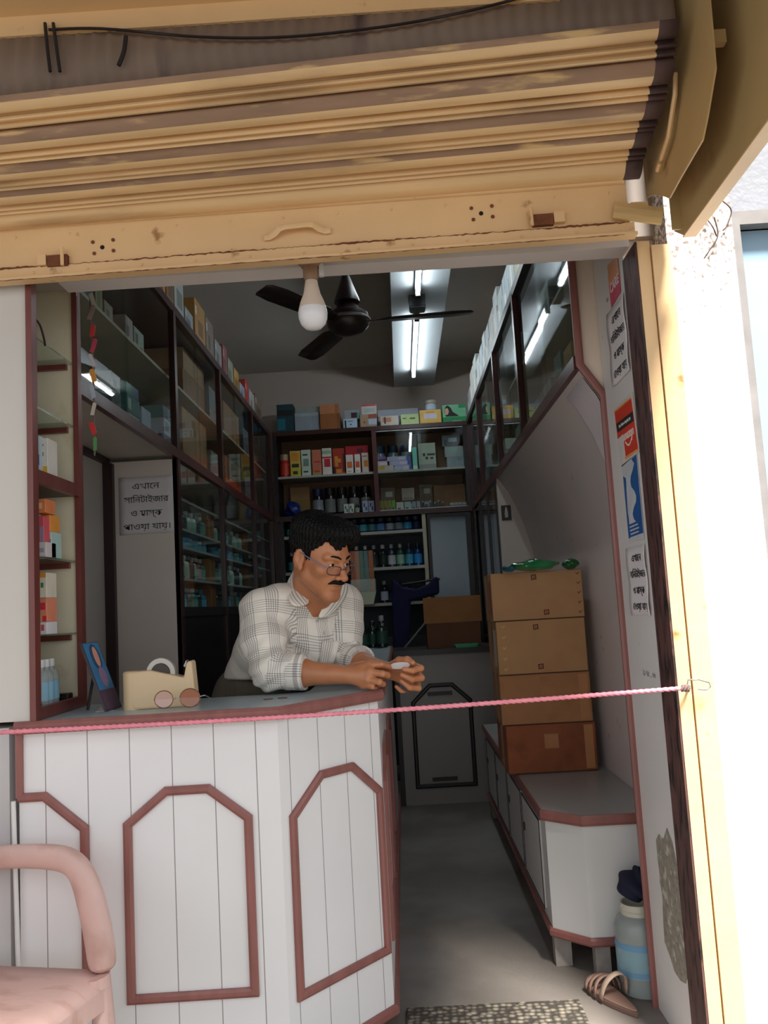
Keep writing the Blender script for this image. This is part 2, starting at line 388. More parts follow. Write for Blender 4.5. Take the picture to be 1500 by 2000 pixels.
for k in range(13):
    t = k / 12; p = c0.lerp(c1, t); arch = (0 if t < .12 or t > .88 else math.sin((t - .12) / .76 * math.pi))
    ph.append((p.x, 2.238 - .018 * min(1, arch * 2), p.z + .016 * min(1, arch * 1.6)))
part('pull_handle', MB().ribbon(ph, (0, -1, 0), .016, .006), barm, sh)
for px, py in ((130, 498), (1060, 430)):
    p = at(px, py, 2.235)
    l = part('hasp', MB().box(p.x - .035, p.x + .02, 2.228, 2.243, p.z - .018, p.z + .012), rust, sh, label='rusted hasp')
    part('bolt_pin', MB().tube([(p.x + (.008 if px < 500 else -.038), 2.224, p.z - .02), (p.x + (.008 if px < 500 else -.038), 2.224, p.z + .03)], .005, 8), barm, l)
    part('hasp_plate', MB().box(p.x + (.022 if px > 500 else -.06), p.x + (.05 if px > 500 else -.037), 2.226, 2.243, p.z - .014, p.z + .016), barm, l)
for px, py in ((210, 475), (937, 418)):
    p = at(px, py, 2.243)
    part('keyhole', MB().lathe([(.001, 0), (.006, .0005), (.006, .0015)], 12, (p.x, 2.2415, p.z), 'y'), M('hole_black', (18, 14, 10), .9), sh, label='dark lock hole')
    for dx, dz in ((-.025, .016), (-.022, -.016), (.03, .018), (.03, -.012)):
        part('screw', MB().lathe([(.005, 0), (.005, .002), (.003, .003)], 10, (p.x + dx, 2.2405, p.z + dz), 'y'), rust, sh)
for k in range(12):
    x = -.98 + k * .145
    part('rivet', MB().lathe([(.004, 0), (.0035, -.002), (.001, -.003)], 8, (x, 2.2425, 2.247), 'y'), barm, sh)
    part('rivet', MB().lathe([(.004, 0), (.0035, -.002), (.001, -.003)], 8, (x + .05, 2.2355, 2.142), 'y'), barm, sh)
sh.location = Vector(sh.location) + Vector((0, -.04, -.0228)); sh.rotation_euler.y = -.0115
# hood over the roll
hood_m = M('hood_sheet', (132, 110, 94), .6, .12, 3, c2=(84, 66, 66), c2t=(.6, .75), c2s=3.5, stretch=(2.5, 1, .4))
hd = thing('shutter_hood', 'dusty brown sheet metal hood above the raised shutter', 'hood', (-.2, 1.87, 2.37))
rows = []
for k in range(173):
    x = -1.35 + k * .012; z0 = 2.385 + (x + .86) / 1.56 * .06
    rows.append([(x, 1.872 + .003 * math.sin(k * 2.1), z0), (x, 1.872 + .003 * math.sin(k * 2.1), 2.60)])
o = part('hood_panel', MB().grid(rows), hood_m, hd, sm=60); solid(o, .001)
part('top_angle', MB().prism([(1.872, 2.548), (1.872, 2.603), (1.80, 2.603), (1.80, 2.597), (1.864, 2.597), (1.864, 2.548)], -1.35, .45, 'x'), YEL, hd, label='yellow steel angle along the top')
part('added_sun_cover', MB().box(-1.35, .798, 1.873, 2.419, 2.603, 2.609), hood_m, hd)  # unseen cover added to keep sun from leaking in behind the hood
lip = [(-1.35, 1.862, 2.372), (-.86, 1.862, 2.392), (.70, 1.862, 2.452)]
part('lower_lip', MB().tube(lip, .007, 8), YEL, hd)
# bracket plate and side fin
br = thing('shutter_bracket', 'curved yellow steel bracket plate at the right end of the roller', 'bracket', (.735, 1.95, 2.16))
pl = [(1.725, 2.42), (1.732, 2.268), (1.80, 2.20), (1.84, 2.168), (1.995, 2.160), (2.085, 2.152), (2.12, 2.175), (2.20, 2.22), (2.26, 2.24), (2.26, 2.58), (1.72, 2.58)]
part('plate', MB().prism(pl, .733, .737, 'x'), M('bracket_yellow', (184, 152, 102), .5, .1, 4, c2=(120, 92, 60), c2t=(.62, .8), c2s=6), br)
part('guide_clip', MB().tube([(.716, 2.10, 2.235), (.716, 2.00, 2.268), (.716, 1.93, 2.335), (.716, 1.915, 2.38)], .006, 6), YEL, br)
part('bolt_block', MB().box(.745, .785, 1.78, 1.80, 2.36, 2.39), M('bracket_yellow', (0, 0, 0)), br)
fin = thing('hood_side_plate', 'large yellow steel side plate of the hood, slanting out over the plaster pillar', 'side plate', (.8, 1.8, 2.1))
part('plate', MB().prism([(2.195, 2.10), (1.2, 2.118), (1.2, 2.60), (2.26, 2.60), (2.26, 2.14)], .80, .804, 'x'), M('fin_yellow', (176, 148, 100), .5, .1, 3, c2=(140, 108, 66), c2t=(.6, .85), c2s=5), fin)
part('flange', MB().prism([(2.20, 2.096), (1.2, 2.114), (1.2, 2.118), (2.20, 2.10)], .80, .834, 'x'), YEL, fin)
part('rear_flange', MB().box(.775, .80, 2.20, 2.206, 2.12, 2.40), M('fin_yellow', (0, 0, 0)), fin)
# corrugated awning over the pavement
rows = []
for k in range(254):
    x = -3.0 + k * .0155; z = 2.635 + .012 * math.sin(k * .9)
    rows.append([(x, 1.86, z), (x, 1.1, z + .02), (x, .12, z + .04)])
o = solo('corrugated_awning', MB().grid(rows), M('awning_sheet', (66, 56, 50), .7, .2, 4, stretch=(4, .5, 1)), 'dark corrugated awning sheet over the pavement above the shutter hood', 'awning', sm=60); solid(o, .002)
# cables on the hood
cab = M('black_cable', (34, 26, 24), .6)
def wire(name, pts, r, label, cat, m=cab):
    v = [at(*p) for p in pts]; P = []
    for i in range(len(v) - 1):
        for k in range(6):
            t = k / 6; a = v[max(0, i - 1)]; b = v[i]; c = v[i + 1]; d = v[min(len(v) - 1, i + 2)]
            P.append(.5 * ((2 * b) + (c - a) * t + (2 * a - 5 * b + 4 * c - d) * t * t + (3 * b - a - 3 * c + d) * t ** 3))
    P.append(v[-1]); return solo(name, MB().tube(P, r, 6), m, label, cat, sm=60)
wire('cable', [(95, 58, 1.855), (200, 56, 1.855), (390, 72, 1.855), (560, 72, 1.855), (750, 52, 1.855), (900, 25, 1.855), (1030, -8, 1.855)], .0035, 'black cable sagging across the brown shutter hood', 'cable')
wire('hanging_wire', [(88, 45, 1.855), (92, 90, 1.855), (98, 140, 1.855)], .004, 'left one of two short dark wires hanging on the hood', 'wire')
wire('hanging_wire', [(104, 45, 1.855), (110, 90, 1.855), (117, 140, 1.855)], .004, 'right one of two short dark wires hanging on the hood', 'wire')
wire('loose_strap', [(246, 70, 1.855), (242, 100, 1.855), (232, 128, 1.855)], .005, 'slanting dark strap hanging alone on the hood', 'strap')
# steel guide channel
gu = thing('shutter_guide', 'yellow steel guide channel standing at the right side of the opening', 'guide rail', (.755, 2.37, FZ))
part('inner_flange', MB().box(.7115, .746, 2.312, 2.45, FZ, 2.14), YEL, gu)
part('outer_flange', MB().box(.749, .803, 2.305, 2.324, FZ, 2.125), YEL, gu)
part('worn_edge', MB().box(.7065, .7113, 2.315, 2.449, FZ, 2.14), M('grimy_brown', (92, 62, 58), .6, .35, 12, c2=(40, 26, 24), c2t=(.5, .62), c2s=22, stretch=(1, 2, .5), bump=.3, bscale=40), gu, label='dark grimy inner edge of the channel')
wb = thing('wood_block', 'short pale wooden batten nailed across the top of the guide channel', 'batten', (.69, 2.22, 2.13))
p0 = at(1197, 412, 2.19); p1 = at(1292, 424, 2.19)
part('batten', MB().ribbon([p0, p1], (0, -1, 0), .045, .012), M('batten_wood', (206, 172, 118), .7, .12, 8, stretch=(.3, 1, 4)), wb)
part('upper_piece', MB().box(.668, .712, 2.186, 2.206, 2.160, 2.196), M('batten_wood', (0, 0, 0)), wb)
# cobweb dirt and dry roots on the plaster
web = M('dusty_root', (92, 78, 74), .9, .2, 30)
for pts, lb in (([(1395, 425, 2.30), (1402, 460, 2.305), (1385, 490, 2.31), (1375, 505, 2.315)], 'dry dusty root hanging down the plaster pillar, lower one'), ([(1408, 390, 2.30), (1428, 410, 2.31), (1420, 440, 2.315), (1412, 450, 2.315)], 'dry dusty root hooked on the plaster pillar, upper one'), ([(1370, 415, 2.31), (1390, 440, 2.31), (1400, 462, 2.315)], 'thin dry root beside the yellow flange')):
    wire('dry_root', pts, .0022, lb, 'root', web)
wire('conduit', [(26, 1565, 2.225), (30, 1700, 2.225), (36, 1890, 2.225)], .006, 'thin white conduit pipe down the left end of the counter', 'pipe', WHITEP)
# ================================================================== LAMPS AND FAN
tube_e = emis('tube_glow', (.86, .96, 1.0), 32)
def tube_light(y0, y1, label):
    t = thing('tube_light', label, 'tube light', (.205, (y0 + y1) / 2, 3.07), group='tube lights on the ceiling beam')
    part('batten', MB().box(.188, .222, y0, y1, 3.045, 3.07), M('tube_batten', (60, 62, 64), .4), t)
    part('glass_tube', MB().tube([(.205, y0 + .03, 3.022), (.205, y1 - .03, 3.022)], .013, 12), tube_e, t, sm=40)
    for y in (y0 + .015, y1 - .015): part('lamp_holder', MB().box(.19, .22, y - .014, y + .014, 3.005, 3.047), BLACKP, t)
    for y in (y0 + .35, y1 - .35): part('tube_clip', MB().box(.192, .218, y - .008, y + .008, 3.03, 3.046), BLACKP, t)
    return t
tube_light(3.75, 5.0, 'nearer of the two lit tube lights on the white ceiling beam')
tube_light(5.42, 6.86, 'farther of the two lit tube lights on the white ceiling beam')
hb = thing('junction_box', 'black junction box between the two tube lights', 'junction box', (.205, 5.2, 3.07))
part('box', MB().box(.155, .255, 5.12, 5.24, 3.0, 3.07), BLACKP, hb); part('cover', MB().box(.16, .25, 5.125, 5.235, 2.99, 3.0), M('box_cover', (40, 40, 44), .3), hb)

fan_m = M('fan_brown', (44, 32, 32), .35, .1, 10)
fn = thing('ceiling_fan', 'dark brown ceiling fan hanging beside the white beam', 'fan', (-.178, 4.0, 2.5))
part('down_rod', MB().tube([(-.178, 4, 2.66), (-.178, 4, 3.27)], .012, 10), METAL, fn)
part('canopy', MB().lathe([(.062, 2.635), (.06, 2.65), (.035, 2.72), (.018, 2.77), (.012, 2.772)], 24, (-.178, 4, 0)), fan_m, fn, sm=40)
part('motor', MB().lathe([(.02, 2.475), (.07, 2.485), (.098, 2.515), (.105, 2.545), (.098, 2.575), (.06, 2.60), (.03, 2.64)], 28, (-.178, 4, 0)), fan_m, fn, sm=40)
part('motor_ring', MB().lathe([(.106, 2.538), (.109, 2.541), (.109, 2.549), (.106, 2.552)], 28, (-.178, 4, 0), caps=False), METAL, fn)
for k, a in enumerate((-4, 116, 236)):
    ca, sa = math.cos(math.radians(a)), math.sin(math.radians(a)); pts = []
    P = []
    for r, wd in ((.09, .02), (.15, .03), (.2, .055), (.5, .062), (.585, .05), (.6, .03)):
        P.append([(-.178 + ca * r - sa * q * wd, 4 + sa * r + ca * q * wd, 2.535 + q * .008) for q in (-1, 0, 1)])
    o = part('blade', MB().grid(P), fan_m, fn, sm=40); solid(o, .003)

bl = thing('light_bulb', 'unlit white globe bulb in a brown holder under the lintel', 'bulb', (-.205, 2.34, 2.15))
bx, by = -.2, 2.32
part('holder_base', MB().lathe([(.042, 2.162), (.04, 2.145), (.028, 2.132), (.026, 2.128)], 24, (bx, by, 0)), M('holder_brown', (150, 116, 92), .5, .1), bl, sm=40)
part('holder_sleeve', MB().lathe([(.022, 2.131), (.022, 2.10), (.018, 2.092), (.018, 2.088)], 20, (bx, by, 0)), M('holder_brown', (0, 0, 0)), bl, sm=40)
part('bulb_neck', MB().lathe([(.017, 2.09), (.019, 2.075), (.024, 2.05), (.034, 2.025), (.0385, 2.008)], 24, (bx, by, 0)), M('bulb_base_white', (222, 202, 184), .35, .03), bl, sm=60)
part('globe', MB().lathe([(.0385, 2.008), (.041, 1.995), (.040, 1.980), (.034, 1.963), (.022, 1.951), (.008, 1.947), (.001, 1.9465)], 28, (bx, by, 0)), M('bulb_milk_glass', (232, 230, 234), .25, .02), bl, sm=60)
part('pull_switch', MB().box(bx + .024, bx + .036, by - .008, by + .008, 2.10, 2.135), WHITEP, bl)

# ================================================================== COUNTER
CH = .93
A_, B_, C_ = Vector((-1.005, 2.245, 0)), Vector((-.34, 2.266, 0)), Vector((-.088, 2.577, 0))
foot = [(-1.005, 2.245), (-.34, 2.266), (-.088, 2.577), (-.088, 5.35), (-.115, 5.42), (-.26, 5.42), (-.288, 5.35), (-.288, 2.66), (-.30, 2.62), (-1.005, 2.60)]
ct = thing('shop_counter', 'white boarded shop counter with reddish brown mouldings and an angled end', 'counter', (-.5, 2.4, FZ))
body = part('body', MB().prism(foot, .05, .902), [BOARDS], ct)
me = body.data; uv = me.uv_layers.new(name='UVMap'); ro = rootloc(body)
for pl_ in me.polygons:
    for li in pl_.loop_indices:
        p = me.vertices[me.loops[li].vertex_index].co + ro; n = pl_.normal
        if n.y < -.9: u = p.x - A_.x + .042
        elif n.x > .3 and n.y < -.3: u = (Vector((p.x, p.y, 0)) - B_).length + .0715
        else: u = p.y - 2.577 + .05
        uv.data[li].uv = (u, p.z)
topf = [(-1.01, 2.236), (-.337, 2.257), (-.08, 2.573), (-.08, 5.36), (-.11, 5.43), (-.265, 5.43), (-.296, 5.36), (-.296, 2.67), (-.31, 2.625), (-1.01, 2.605)]
part('counter_top', MB().prism(topf, .902, .93), M('counter_laminate', (176, 190, 198), .3, .05, 6, c2=(150, 164, 172), c2t=(.6, .8), c2s=10), ct)
def edging(name, pts, z0, z1, t, parent, m=MOULD):
    """moulding running round a footprint"""
    mb = MB(); V = [Vector((p[0], p[1], 0)) for p in pts]; n = len(V); vs = []
    for i, p in enumerate(V):
        ds = []
        if i > 0: ds.append((p - V[i - 1]).normalized())
        if i < n - 1: ds.append((V[i + 1] - p).normalized())
        ns = [Vector((d.y, -d.x, 0)) for d in ds]; mm = sum(ns, Vector()) / len(ns); mm /= max(.3, mm.length_squared)
        zz = (z1 - z0)
        for a, z in ((0, z0), (t * .6, z0), (t, z0 + zz * .25), (t, z0 + zz * .75), (t * .6, z1), (0, z1)): vs.append((p.x + mm.x * a, p.y + mm.y * a, z))
    fs = [(i * 6 + k, i * 6 + (k + 1) % 6, (i + 1) * 6 + (k + 1) % 6, (i + 1) * 6 + k) for i in range(n - 1) for k in range(6)]
    fs += [tuple(range(6)), tuple(range((n - 1) * 6, n * 6))]
    return part(name, mb.add(vs, fs), m, parent)
edging('top_edging', topf[:4], .899, .9315, .012, ct)
edging('bottom_moulding', [(-1.005, 2.245), (-.34, 2.266), (-.088, 2.577), (-.088, 5.35)], .022, .052, .014, ct)
def arch(org, ud, x0, x1, z0, z1, cx, cz, parent, nrm, name='panel_moulding', w=.022, m=MOULD, half=False):
    ud = Vector(ud).normalized()
    def P(u, z): return Vector(org) + ud * u + Vector((0, 0, z))
    if half: pts = [P(x0, z1), P(x1 - cx, z1), P(x1, z1 - cz), P(x1, z0), P(x0, z0)]
    else: pts = [P(x0, z0), P(x0, z1 - cz), P(x0 + cx, z1), P(x1 - cx, z1), P(x1, z1 - cz), P(x1, z0)]
    return part(name, MB().ribbon(pts, nrm, w, .012, closed=not half), m, parent)
fd = (B_ - A_).normalized(); fnm = Vector((fd.y, -fd.x, 0))
arch(A_, fd, .275, .582, .235, .735, .10, .078, ct, fnm)
arch(A_, fd, 0.0, .166, .235, .74, .10, .085, ct, fnm, half=True)
ad = (C_ - B_).normalized(); an = Vector((ad.y, -ad.x, 0))
arch(B_, ad, .038, .382, .205, .732, .11, .088, ct, an)
arch((-.088, 2.577, 0), (0, 1, 0), .10, .62, .2, .732, .11, .088, ct, (1, 0, 0))
arch((-.088, 2.577, 0), (0, 1, 0), .74, 1.26, .2, .732, .11, .088, ct, (1, 0, 0))
part('end_moulding', MB().ribbon([A_ + Vector((.003, 0, .90)), A_ + Vector((.003, 0, .74))], fnm, .018, .012), MOULD, ct)
for x, y in ((-.16, 2.72), (-.92, 2.33), (-.42, 2.35), (-.2, 4.9)):
    part('turned_foot', MB().lathe([(.018, FZ), (.024, FZ + .012), (.016, FZ + .03), (.028, FZ + .06), (.032, FZ + .09), (.022, FZ + .11), (.03, .05)], 16, (x, y, 0)), MOULD, ct, sm=40)

# ================================================================== CORNER DISPLAY CABINET ON THE COUNTER
SZ = .9315
dc = thing('display_cabinet', 'tall open display cabinet with reddish brown frame on the left end of the counter', 'cabinet', (-1.1, 2.4, SZ))
part('front_panel', MB().box(-1.35, -.963, 2.238, 2.25, SZ, 2.30), M('cabinet_laminate', (206, 200, 194), .45, .03, 3), dc)
part('rear_panel', MB().box(-1.35, -.963, 2.565, 2.577, SZ, 2.30), CREAM, dc)
part('side_panel', MB().box(-1.35, -1.338, 2.25, 2.565, SZ, 2.30), CREAM, dc)
part('bottom_board', MB().box(-1.338, -.963, 2.25, 2.565, SZ, .955), CREAM, dc)
part('front_stile', MB().box(-.968, -.952, 2.228, 2.262, SZ, 2.30), BORDO, dc)
part('rear_stile', MB().box(-.968, -.952, 2.558, 2.59, SZ, 2.30), BORDO, dc)
part('bottom_rail', MB().box(-.968, -.952, 2.262, 2.558, SZ, .962), BORDO, dc)
part('middle_rail', MB().box(-.968, -.952, 2.262, 2.558, 1.553, 1.59), BORDO, dc)
part('top_rail', MB().box(-.968, -.952, 2.262, 2.558, 2.20, 2.225), BORDO, dc)
part('fixed_shelf', MB().box(-1.338, -.968, 2.25, 2.565, 1.556, 1.584), M('shelf_dark_board', (92, 74, 62), .6), dc)
for z in (1.142, 1.355, 1.768, 1.965):
    part('shelf_batten', MB().box(-1.338, -.985, 2.55, 2.565, z - .016, z), BORDO, dc)
    part('glass_shelf', MB().box(-1.338, -.97, 2.252, 2.564, z, z + .006), glass('shelf_glass', (.86, .93, .9), .12), dc)

# ================================================================== CABINETS: LEFT WALL
ZB, ZT = 1.94, 2.66
def rail(name, p0, p1, w, h, parent, m=DARKW):
    (x0, y0, z0), (x1, y1, z1) = p0, p1
    return part(name, MB().box(min(x0, x1) - w / 2, max(x0, x1) + w / 2, min(y0, y1) - w / 2, max(y0, y1) + w / 2, min(z0, z1) - h / 2, max(z0, z1) + h / 2), m, parent)
XL = -1.02
lu = thing('wall_cabinet', 'long glass-fronted wall cabinet hung along the left wall', 'cabinet', (-1.2, 4.8, ZB), group=None)
inner_l = M('cabinet_inside', (214, 200, 186), .6, .06, 3)
part('underside', MB().box(-1.358, XL, 2.60, 7.0, ZB, ZB + .012), M('underside_board', (222, 210, 198), .6, .04, 3), lu)
part('back_board', MB().box(-1.358, -1.35, 2.60, 7.0, ZB + .012, ZT - .02), inner_l, lu)
part('top_board', MB().box(-1.358, XL, 2.60, 7.0, ZT - .02, ZT), DARKW, lu)
part('end_board', MB().box(-1.35, XL - .02, 2.60, 2.612, ZB + .012, ZT - .02), inner_l, lu)
part('shelf', MB().box(-1.35, -1.055, 2.612, 6.99, 2.318, 2.332), M('shelf_edge_pale', (190, 180, 160), .5), lu)
part('bottom_rail', MB().box(XL - .015, XL + .01, 2.60, 7.0, ZB - .018, ZB + .028), M('rail_maroon', (84, 38, 38), .3, .15, 30), lu)
part('top_rail', MB().box(XL - .015, XL + .01, 2.60, 7.0, ZT - .03, ZT + .012), DARKW, lu)
for y in (3.98, 5.02, 6.13, 6.98): part('post', MB().box(XL - .018, XL + .012, y - .022, y + .022, ZB + .02, ZT - .02), DARKW, lu)
ys = [2.612, 3.98, 5.02, 6.13, 6.98]
for i in range(4):
    a, b = ys[i] + (.022 if i else 0), ys[i + 1] - .022; m_ = (a + b) / 2
    part('glass_pane', MB().box(XL - .012, XL - .009, a, m_ + .03, ZB + .02, ZT - .02), GLASS, lu)
    part('glass_pane', MB().box(XL - .004, XL - .001, m_ - .03, b, ZB + .02, ZT - .02), GLASS, lu)
# lower glazed cabinet
lw_ = thing('floor_cabinet', 'dark glass-fronted medicine cabinet standing below the left wall cabinet', 'cabinet', (-1.2, 5.5, FZ))
dark_in = M('dark_inside', (92, 82, 76), .7, .1, 4)
part('end_panel', MB().box(-1.355, XL, 3.98, 4.0, FZ, ZB - .02), M('notice_board_panel', (222, 210, 200), .6, .04, 3), lw_, label='pale grey end panel facing the counter')
part('back_board', MB().box(-1.355, -1.345, 4.0, 7.0, FZ, ZB - .02), dark_in, lw_)
part('base', MB().box(-1.345, XL - .02, 4.0, 7.0, FZ, 1.19), BLACKW, lw_)
LZ = [1.205, 1.367, 1.523, 1.612, 1.76]
for z in LZ: part('shelf', MB().box(-1.345, XL - .03, 4.0, 6.98, z - .012, z), M('pale_shelf', (176, 176, 168), .5), lw_)
part('lower_rail', MB().box(XL - .02, XL + .006, 4.0, 7.0, 1.18, 1.225), BLACKW, lw_)
for y in (4.0, 5.02, 6.13, 6.98): part('post', MB().box(XL - .02, XL + .008, y - .02, y + .02, FZ, ZB - .02), DARKW, lw_)
for a, b in ((4.02, 5.0), (5.04, 6.11), (6.15, 6.96)): part('glass_door', MB().box(XL - .010, XL - .006, a, b, 1.225, ZB - .02), GLASS, lw_)
for a, b in ((4.02, 5.0), (5.04, 6.11), (6.15, 6.96)): part('lower_door', MB().box(XL - .02, XL - .004, a, b, FZ + .05, 1.178), BLACKW, lw_)
struct('trim_4', MB().box(-1.36, -1.335, 2.62, 3.98, ZB - .03, ZB - .002), M('trim_dark', (52, 34, 34), .4))
struct('trim_5', MB().box(-1.36, -1.315, 3.945, 3.979, FZ, ZB - .03), M('trim_dark', (0, 0, 0)))

# ================================================================== CABINETS: RIGHT WALL
XR = .63
ru = thing('wall_cabinet', 'long glass-fronted wall cabinet hung along the right wall above the curved panel', 'cabinet', (.74, 4.9, ZB))
part('bottom_board', MB().box(XR, .858, 2.825, 7.0, ZB, ZB + .012), inner_l, ru)
part('back_board', MB().box(.85, .858, 2.825, 7.0, ZB + .012, ZT - .02), inner_l, ru)
part('top_board', MB().box(XR, .858, 2.825, 7.0, ZT - .02, ZT), DARKW, ru)
part('shelf', MB().box(XR + .035, .85, 2.83, 6.99, 2.318, 2.332), M('shelf_edge_pale', (0, 0, 0)), ru)
part('end_panel', MB().prism([(.642, 1.93), (.712, 1.825), (.712, 2.72), (.642, 2.72)], 2.805, 2.823, 'y'), M('end_panel_beige', (222, 204, 186), .6, .05, 3, c2=(120, 100, 92), c2t=(.76, .78), c2s=30), ru, label='beige end panel facing the street')
part('bottom_rail', MB().box(XR - .01, XR + .015, 2.815, 7.0, ZB - .018, ZB + .028), M('rail_maroon', (0, 0, 0)), ru)
part('top_rail', MB().box(XR - .01, XR + .015, 2.815, 7.0, ZT - .03, ZT + .012), BLACKW, ru)
ys = [2.83, 4.06, 5.0, 6.1, 6.98]
for y in ys[1:]: part('post', MB().box(XR - .012, XR + .018, y - .022, y + .022, ZB + .02, ZT - .02), DARKW, ru)
for i in range(4):
    a, b = ys[i] + (.022 if i else 0), ys[i + 1] - .022; m_ = (a + b) / 2
    part('glass_pane', MB().box(XR + .001, XR + .004, a, m_ + .03, ZB + .02, ZT - .02), glass('cabinet_glass_right', (.93, .97, .96), .10), ru)
    part('glass_pane', MB().box(XR + .009, XR + .012, m_ - .03, b, ZB + .02, ZT - .02), glass('cabinet_glass_right'), ru)
# lower glazed cupboard behind the partition on the right
rl = thing('glass_cupboard', 'dark-framed glass cupboard at the back right behind the partition', 'cupboard', (.74, 6.2, FZ))
part('back_board', MB().box(.845, .856, 5.345, 7.0, FZ, ZB - .02), M('cupboard_inside', (140, 146, 146), .6), rl)
part('base', MB().box(XR + .01, .845, 5.345, 7.0, FZ, .9), BLACKW, rl)
for y in (5.36, 5.9, 6.45, 6.97): part('post', MB().box(XR - .005, XR + .03, y - .022, y + .022, FZ, ZB - .02), BLACKW, rl)
for a, b in ((5.385, 5.875), (5.925, 6.425), (6.475, 6.945)): part('glass_door', MB().box(XR + .004, XR + .008, a, b, .92, ZB - .02), glass('cabinet_glass_right'), rl)

# ================================================================== BACK CABINET, RACK, PANEL
YB = 7.0
bc = thing('wall_cabinet', 'two-bay wall cabinet full of medicine boxes across the back wall', 'cabinet', (-.15, 7.2, ZB))
tan_in = M('tan_inside', (150, 112, 84), .6, .08, 4)
part('back_board', MB().box(-.96, .62, 7.335, 7.345, ZB, ZT), tan_in, bc)
part('bottom_board', MB().box(-.96, .62, YB + .002, 7.335, ZB - .02, ZB + .012), DARKW, bc)
part('top_board', MB().box(-.96, .62, YB + .002, 7.335, ZT - .02, ZT), DARKW, bc)
part('left_side', MB().box(-.99, -.96, YB, 7.335, ZB - .02, ZT), BLACKW, bc); part('right_side', MB().box(.585, .62, YB, 7.335, ZB - .02, ZT), BLACKW, bc)
part('divider', MB().box(-.168, -.132, YB - .004, 7.335, ZB, ZT - .02), M('rail_maroon', (0, 0, 0)), bc)
SHZ = 2.287
part('left_shelf', MB().box(-.96, -.168, YB + .02, 7.335, SHZ - .018, SHZ), M('pale_shelf', (0, 0, 0)), bc)
part('right_shelf', MB().box(-.132, .585, YB + .02, 7.335, SHZ - .018, SHZ), M('pale_shelf', (0, 0, 0)), bc)
part('top_fascia', MB().box(-.99, .62, YB - .01, YB + .002, ZT - .035, ZT), DARKW, bc); part('bottom_fascia', MB().box(-.99, .62, YB - .01, YB + .002, ZB - .03, ZB + .012), DARKW, bc)
part('glass_pane', MB().box(-.13, .24, YB + .006, YB + .009, ZB + .02, ZT - .04), GLASS, bc); part('glass_pane', MB().box(.21, .585, YB + .012, YB + .015, ZB + .02, ZT - .04), GLASS, bc)
for x0, x1 in ((-.132, .585),): part('glass_channel', MB().box(x0, x1, YB - .002, YB + .004, ZT - .048, ZT - .040), METAL, bc); part('glass_channel', MB().box(x0, x1, YB - .002, YB + .004, ZB + .012, ZB + .02), METAL, bc)
rk = thing('bottle_rack', 'open dark rack of medicine bottles below the back wall cabinet', 'rack', (-.35, 7.2, FZ))
part('back_board', MB().box(-.96, .245, 7.335, 7.345, FZ, ZB - .025), M('rack_back', (58, 64, 70), .6, .08, 3), rk)
part('right_side', MB().box(.205, .235, 7.0, 7.335, 1.2, ZB - .03), M('rack_pale_side', (190, 184, 160), .6), rk, label='pale edge of the rack beside the frosted panel')
part('left_side', MB().box(-.96, -.93, 7.0, 7.335, FZ, ZB - .03), BLACKW, rk)
part('upright', MB().box(-.69, -.655, 7.02, 7.06, 1.2, ZB - .03), M('upright_grey', (150, 150, 146), .6), rk)
RZ = [1.79, 1.495, 1.205, .93]
for z in RZ[:3]: part('shelf', MB().box(-.93, .205, 7.02, 7.335, z - .024, z), M('pale_shelf', (0, 0, 0)), rk)
part('base', MB().box(-.93, .205, 7.06, 7.335, FZ, .93), BLACKW, rk)
fp = thing('frosted_panel', 'blue grey frosted glass panel in a black frame beside the bottle rack', 'panel', (.4, 7.05, FZ))
part('pane', MB().box(.27, .56, 7.03, 7.05, 1.0, ZB - .06), M('frosted_blue', (140, 152, 160), .25, .08, 2), fp)
for x0, x1 in ((.246, .27), (.56, .60)): part('stile', MB().box(x0, x1, 7.0, 7.06, FZ, ZB - .035), BLACKW, fp)
part('head_rail', MB().box(.27, .56, 7.0, 7.06, ZB - .06, ZB - .035), BLACKW, fp); part('lower_panel', MB().box(.27, .56, 7.02, 7.06, FZ, 1.0), BLACKW, fp)
# back counter closing the aisle
kc = thing('back_counter', 'shadowed boarded counter with a dark arched moulding across the end of the aisle', 'counter', (.25, 5.8, FZ))
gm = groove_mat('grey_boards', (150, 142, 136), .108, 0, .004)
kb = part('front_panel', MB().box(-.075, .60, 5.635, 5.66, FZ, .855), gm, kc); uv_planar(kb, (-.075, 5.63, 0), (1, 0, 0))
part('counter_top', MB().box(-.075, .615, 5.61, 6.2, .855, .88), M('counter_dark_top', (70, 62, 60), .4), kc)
part('top_edging', MB().box(-.075, .615, 5.598, 5.61, .85, .884), BLACKW, kc)
part('left_stile', MB().box(-.075, -.045, 5.622, 5.635, FZ, .85), BLACKW, kc)
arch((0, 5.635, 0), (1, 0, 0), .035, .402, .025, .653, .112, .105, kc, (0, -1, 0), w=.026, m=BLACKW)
for x0, x1, z in ((.13, .29, .60), (.13, .29, .065)): part('vent_slot', MB().box(x0, x1, 5.626, 5.636, z - .012, z + .012), BLACKW, kc)

